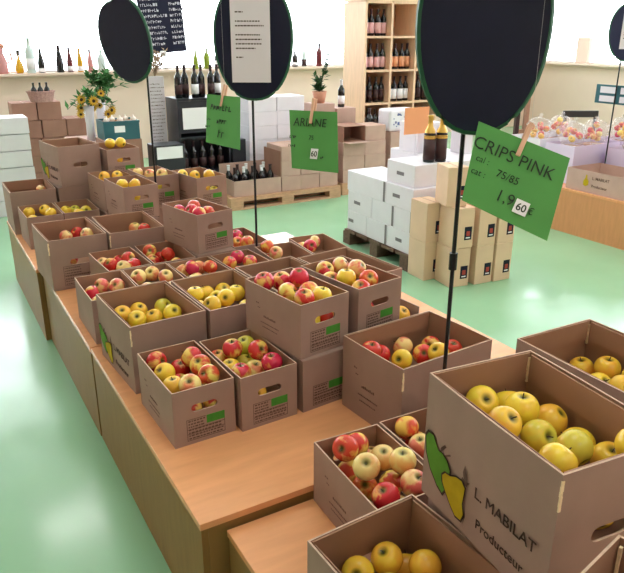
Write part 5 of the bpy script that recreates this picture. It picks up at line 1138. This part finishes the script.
# green price cards hung on clear lines
def price_card(label, corners, title, lines, price, seed, hand=None):
    c = [Vector(p) for p in corners]   # top-left, top-right, bottom-right, bottom-left
    o = (c[0]+c[1])/2; X = ((c[1]-c[0])+(c[2]-c[3])).normalized(); Zr = ((c[0]-c[3])+(c[1]-c[2])); Yv = Zr.cross(X).normalized(); Z = X.cross(Yv).normalized()
    w = ((c[1]-c[0]).length+(c[2]-c[3]).length)/2; h = ((c[0]-c[3]).length+(c[1]-c[2]).length)/2
    t = thing('hanging_price_card', label, 'sign', (0, 0, 0), 0, 'green price cards')
    t.matrix_world = Matrix((( X.x, Yv.x, Z.x, o.x), (X.y, Yv.y, Z.y, o.y), (X.z, Yv.z, Z.z, o.z), (0, 0, 0, 1)))
    # slightly curved sheet
    b = bmesh.new(); n = 8; loc = [Vector(((p-o).dot(X), 0, (p-o).dot(Z))) for p in c]
    fr = []; 
    for i in range(n+1):
        u = i/n; tp = loc[0].lerp(loc[1], u); bt = loc[3].lerp(loc[2], u); bow = .002*math.sin(PI*u)
        fr.append([(b.verts.new((tp.x, bow, tp.z)), b.verts.new((tp.x, bow+.0012, tp.z))), (b.verts.new((bt.x, bow, bt.z)), b.verts.new((bt.x, bow+.0012, bt.z)))])
    for a, d in zip(fr, fr[1:]):
        b.faces.new((a[0][0], d[0][0], d[1][0], a[1][0])); b.faces.new((a[0][1], a[1][1], d[1][1], d[0][1])); b.faces.new((a[0][0], a[0][1], d[0][1], d[0][0])); b.faces.new((a[1][0], d[1][0], d[1][1], a[1][1]))
    for a in (fr[0], fr[-1]): b.faces.new((a[0][0], a[1][0], a[1][1], a[0][1]))
    bmesh.ops.recalc_face_normals(b, faces=b.faces)
    if hand:
        r = random.Random(seed)
        for x, z, ww, hh_ in hand: scribble(b, x*w, -z*h, ww*w, hh_*h, r, -.0002, 1)
    obj('card', b, [M['green_card'], M['marker']], t)
    rot = Matrix(((1, 0, 0, 0), (0, 0, -1, 0), (0, 1, 0, 0), (0, 0, 0, 1)))
    def tx(s, size, x, z, bold=-.0002): text_obj('lettering', s, size, M['marker'], t, Matrix.Translation((x, -.0010, z)) @ rot, bold)
    if title: tx(title, h*.21 if len(title) > 8 else h*.2, -w*.02, -h*.32 if len(title) > 8 else -h*.26)
    for s, x, z, k in lines: tx(s, h*k, x*w, -z*h)
    if price:
        px_, pz_, s, rest = price
        obj('price_sticker', boxm(px_*w-.075*w, -.0022, -pz_*h-.07*h, px_*w+.075*w, -.0012, -pz_*h+.10*h), M['white'], t)
        text_obj('lettering', s, h*.13, M['marker'], t, Matrix.Translation((px_*w, -.0027, -pz_*h-.03*h)) @ rot, .0003)
    b = boxm(-.006, -.006, -.045, .006, -.0005, .045); p1 = obj('clothes_peg', bevel(b, .0015, 1), M['peg'], t); obj('peg_half', bevel(boxm(-.006, .0085, -.045, .006, .014, .045), .0015, 1), M['peg'], p1)
    inv = t.matrix_world.inverted(); top = inv @ Vector((o.x, o.y, ZC-.002))
    obj('hanging_line', tube(bmesh.new(), [(0, -.003, .042), tuple(top)], .0003, 5), M['nylon'], t)
    return t
price_card('large green price card reading CRIPS PINK pegged beside the black pole', [(0.743, -0.149, 1.483), (0.925, -0.291, 1.397), (0.839, -0.326, 1.203), (0.672, -0.188, 1.298)], 'CRIPS PINK', [('cal :', -.31, .46, .11), ('cat :', -.30, .62, .11), ('75/85', .0, .54, .13), ('1,9', .06, .80, .2), ('€', .36, .80, .12)], (.25, .78, '60', ''), 1)
price_card('green price card with white sticker hanging past the middle pole', [(0.718, 0.813, 1.424), (0.805, 0.618, 1.430), (0.770, 0.552, 1.231), (0.691, 0.743, 1.224)], 'ARIANE', [('75', .05, .48, .11)], (.16, .72, '60', ''), 2, [(-.42, .47, .16, .05), (-.42, .62, .16, .05), (.30, .78, .06, .05)])
price_card('smaller green price card hanging in front of the black rack', [(0.613, 1.351, 1.445), (0.677, 1.155, 1.445), (0.640, 1.089, 1.245), (0.574, 1.292, 1.255)], None, [], None, 3, [(-.30, .30, .62, .12), (-.36, .52, .12, .05), (-.36, .66, .14, .05), (-.05, .55, .25, .09), (.05, .82, .22, .16)])

# teal notice board hung at the bench pole
ta, tb = (4.950, 2.820, 1.259), (4.950, 2.352, 1.097)
t = thing('hanging_notice_board', 'teal notice board with white papers on the bench pole', 'sign', (4.95, ta[1], tb[2]))
obj('board', boxm(0, tb[1]-ta[1], 0, .014, 0.0, ta[2]-tb[2]), M['teal'], t)
for (u0, z0_, z1_) in ((.1, .56, .9), (.1, .1, .42), (.55, .56, .9), (.55, .1, .42)):
    d = tb[1]-ta[1]; hh2 = ta[2]-tb[2]
    obj('paper', boxm(-.003, d*(u0+.36), hh2*z0_, -.0005, d*u0, hh2*z1_), M['paper'], t)
obj('hanging_line', tube(bmesh.new(), [(.007, (tb[1]-ta[1])/2, ta[2]-tb[2]), (.007, (tb[1]-ta[1])/2, ZC-tb[2]-.002)], .001, 5), M['nylon'], t)
# brown folder standing behind card on the wall side
t = thing('wooden_post_rack', 'narrow dark wooden rack standing behind the large black panel', 'rack', (6.0, 4.75, 0), -.3)
for i in range(2): obj('post', boxm(.12*i, 0, 0, .12*i+.05, .05, 1.05), M['kraft_dark'] if i else M['foil_dark'], t)
obj('crossbar', boxm(.0505, .01, .5, .1195, .04, .56), M['kraft_dark'], t); obj('base', boxm(-.05, -.12, -.0, .22, -.0005, .03), M['kraft_dark'], t)


# ------------------------------------------------------------------ light, world, camera
w = bpy.data.worlds.new('daylight'); sc.world = w; w.use_nodes = True
w.node_tree.nodes['Background'].inputs['Color'].default_value = (.90, .96, 1, 1)
w.node_tree.nodes['Background'].inputs['Strength'].default_value = 6.0
cd = bpy.data.cameras.new('camera'); cam = bpy.data.objects.new('camera', cd); COL.objects.link(cam)
cd.sensor_fit = 'HORIZONTAL'; cd.sensor_width = 36; cd.lens = 39.196
cam.matrix_world = Matrix(((0.866763, 0.172731, -0.467853, -0.485665), (-0.498715, 0.304733, -0.811431, -1.446502), (0.002411, 0.936644, 0.350275, 1.690000), (0, 0, 0, 1)))
cd.clip_start = .05; cd.clip_end = 100
sc.camera = cam
sc.view_settings.view_transform = 'Standard'; sc.view_settings.look = 'None'; sc.view_settings.gamma = 1
sc.view_settings.exposure = 0.3
sc.cycles.use_denoising = True
sc.cycles.max_bounces = 8; sc.cycles.diffuse_bounces = 5
sc.cycles.sample_clamp_indirect = 6
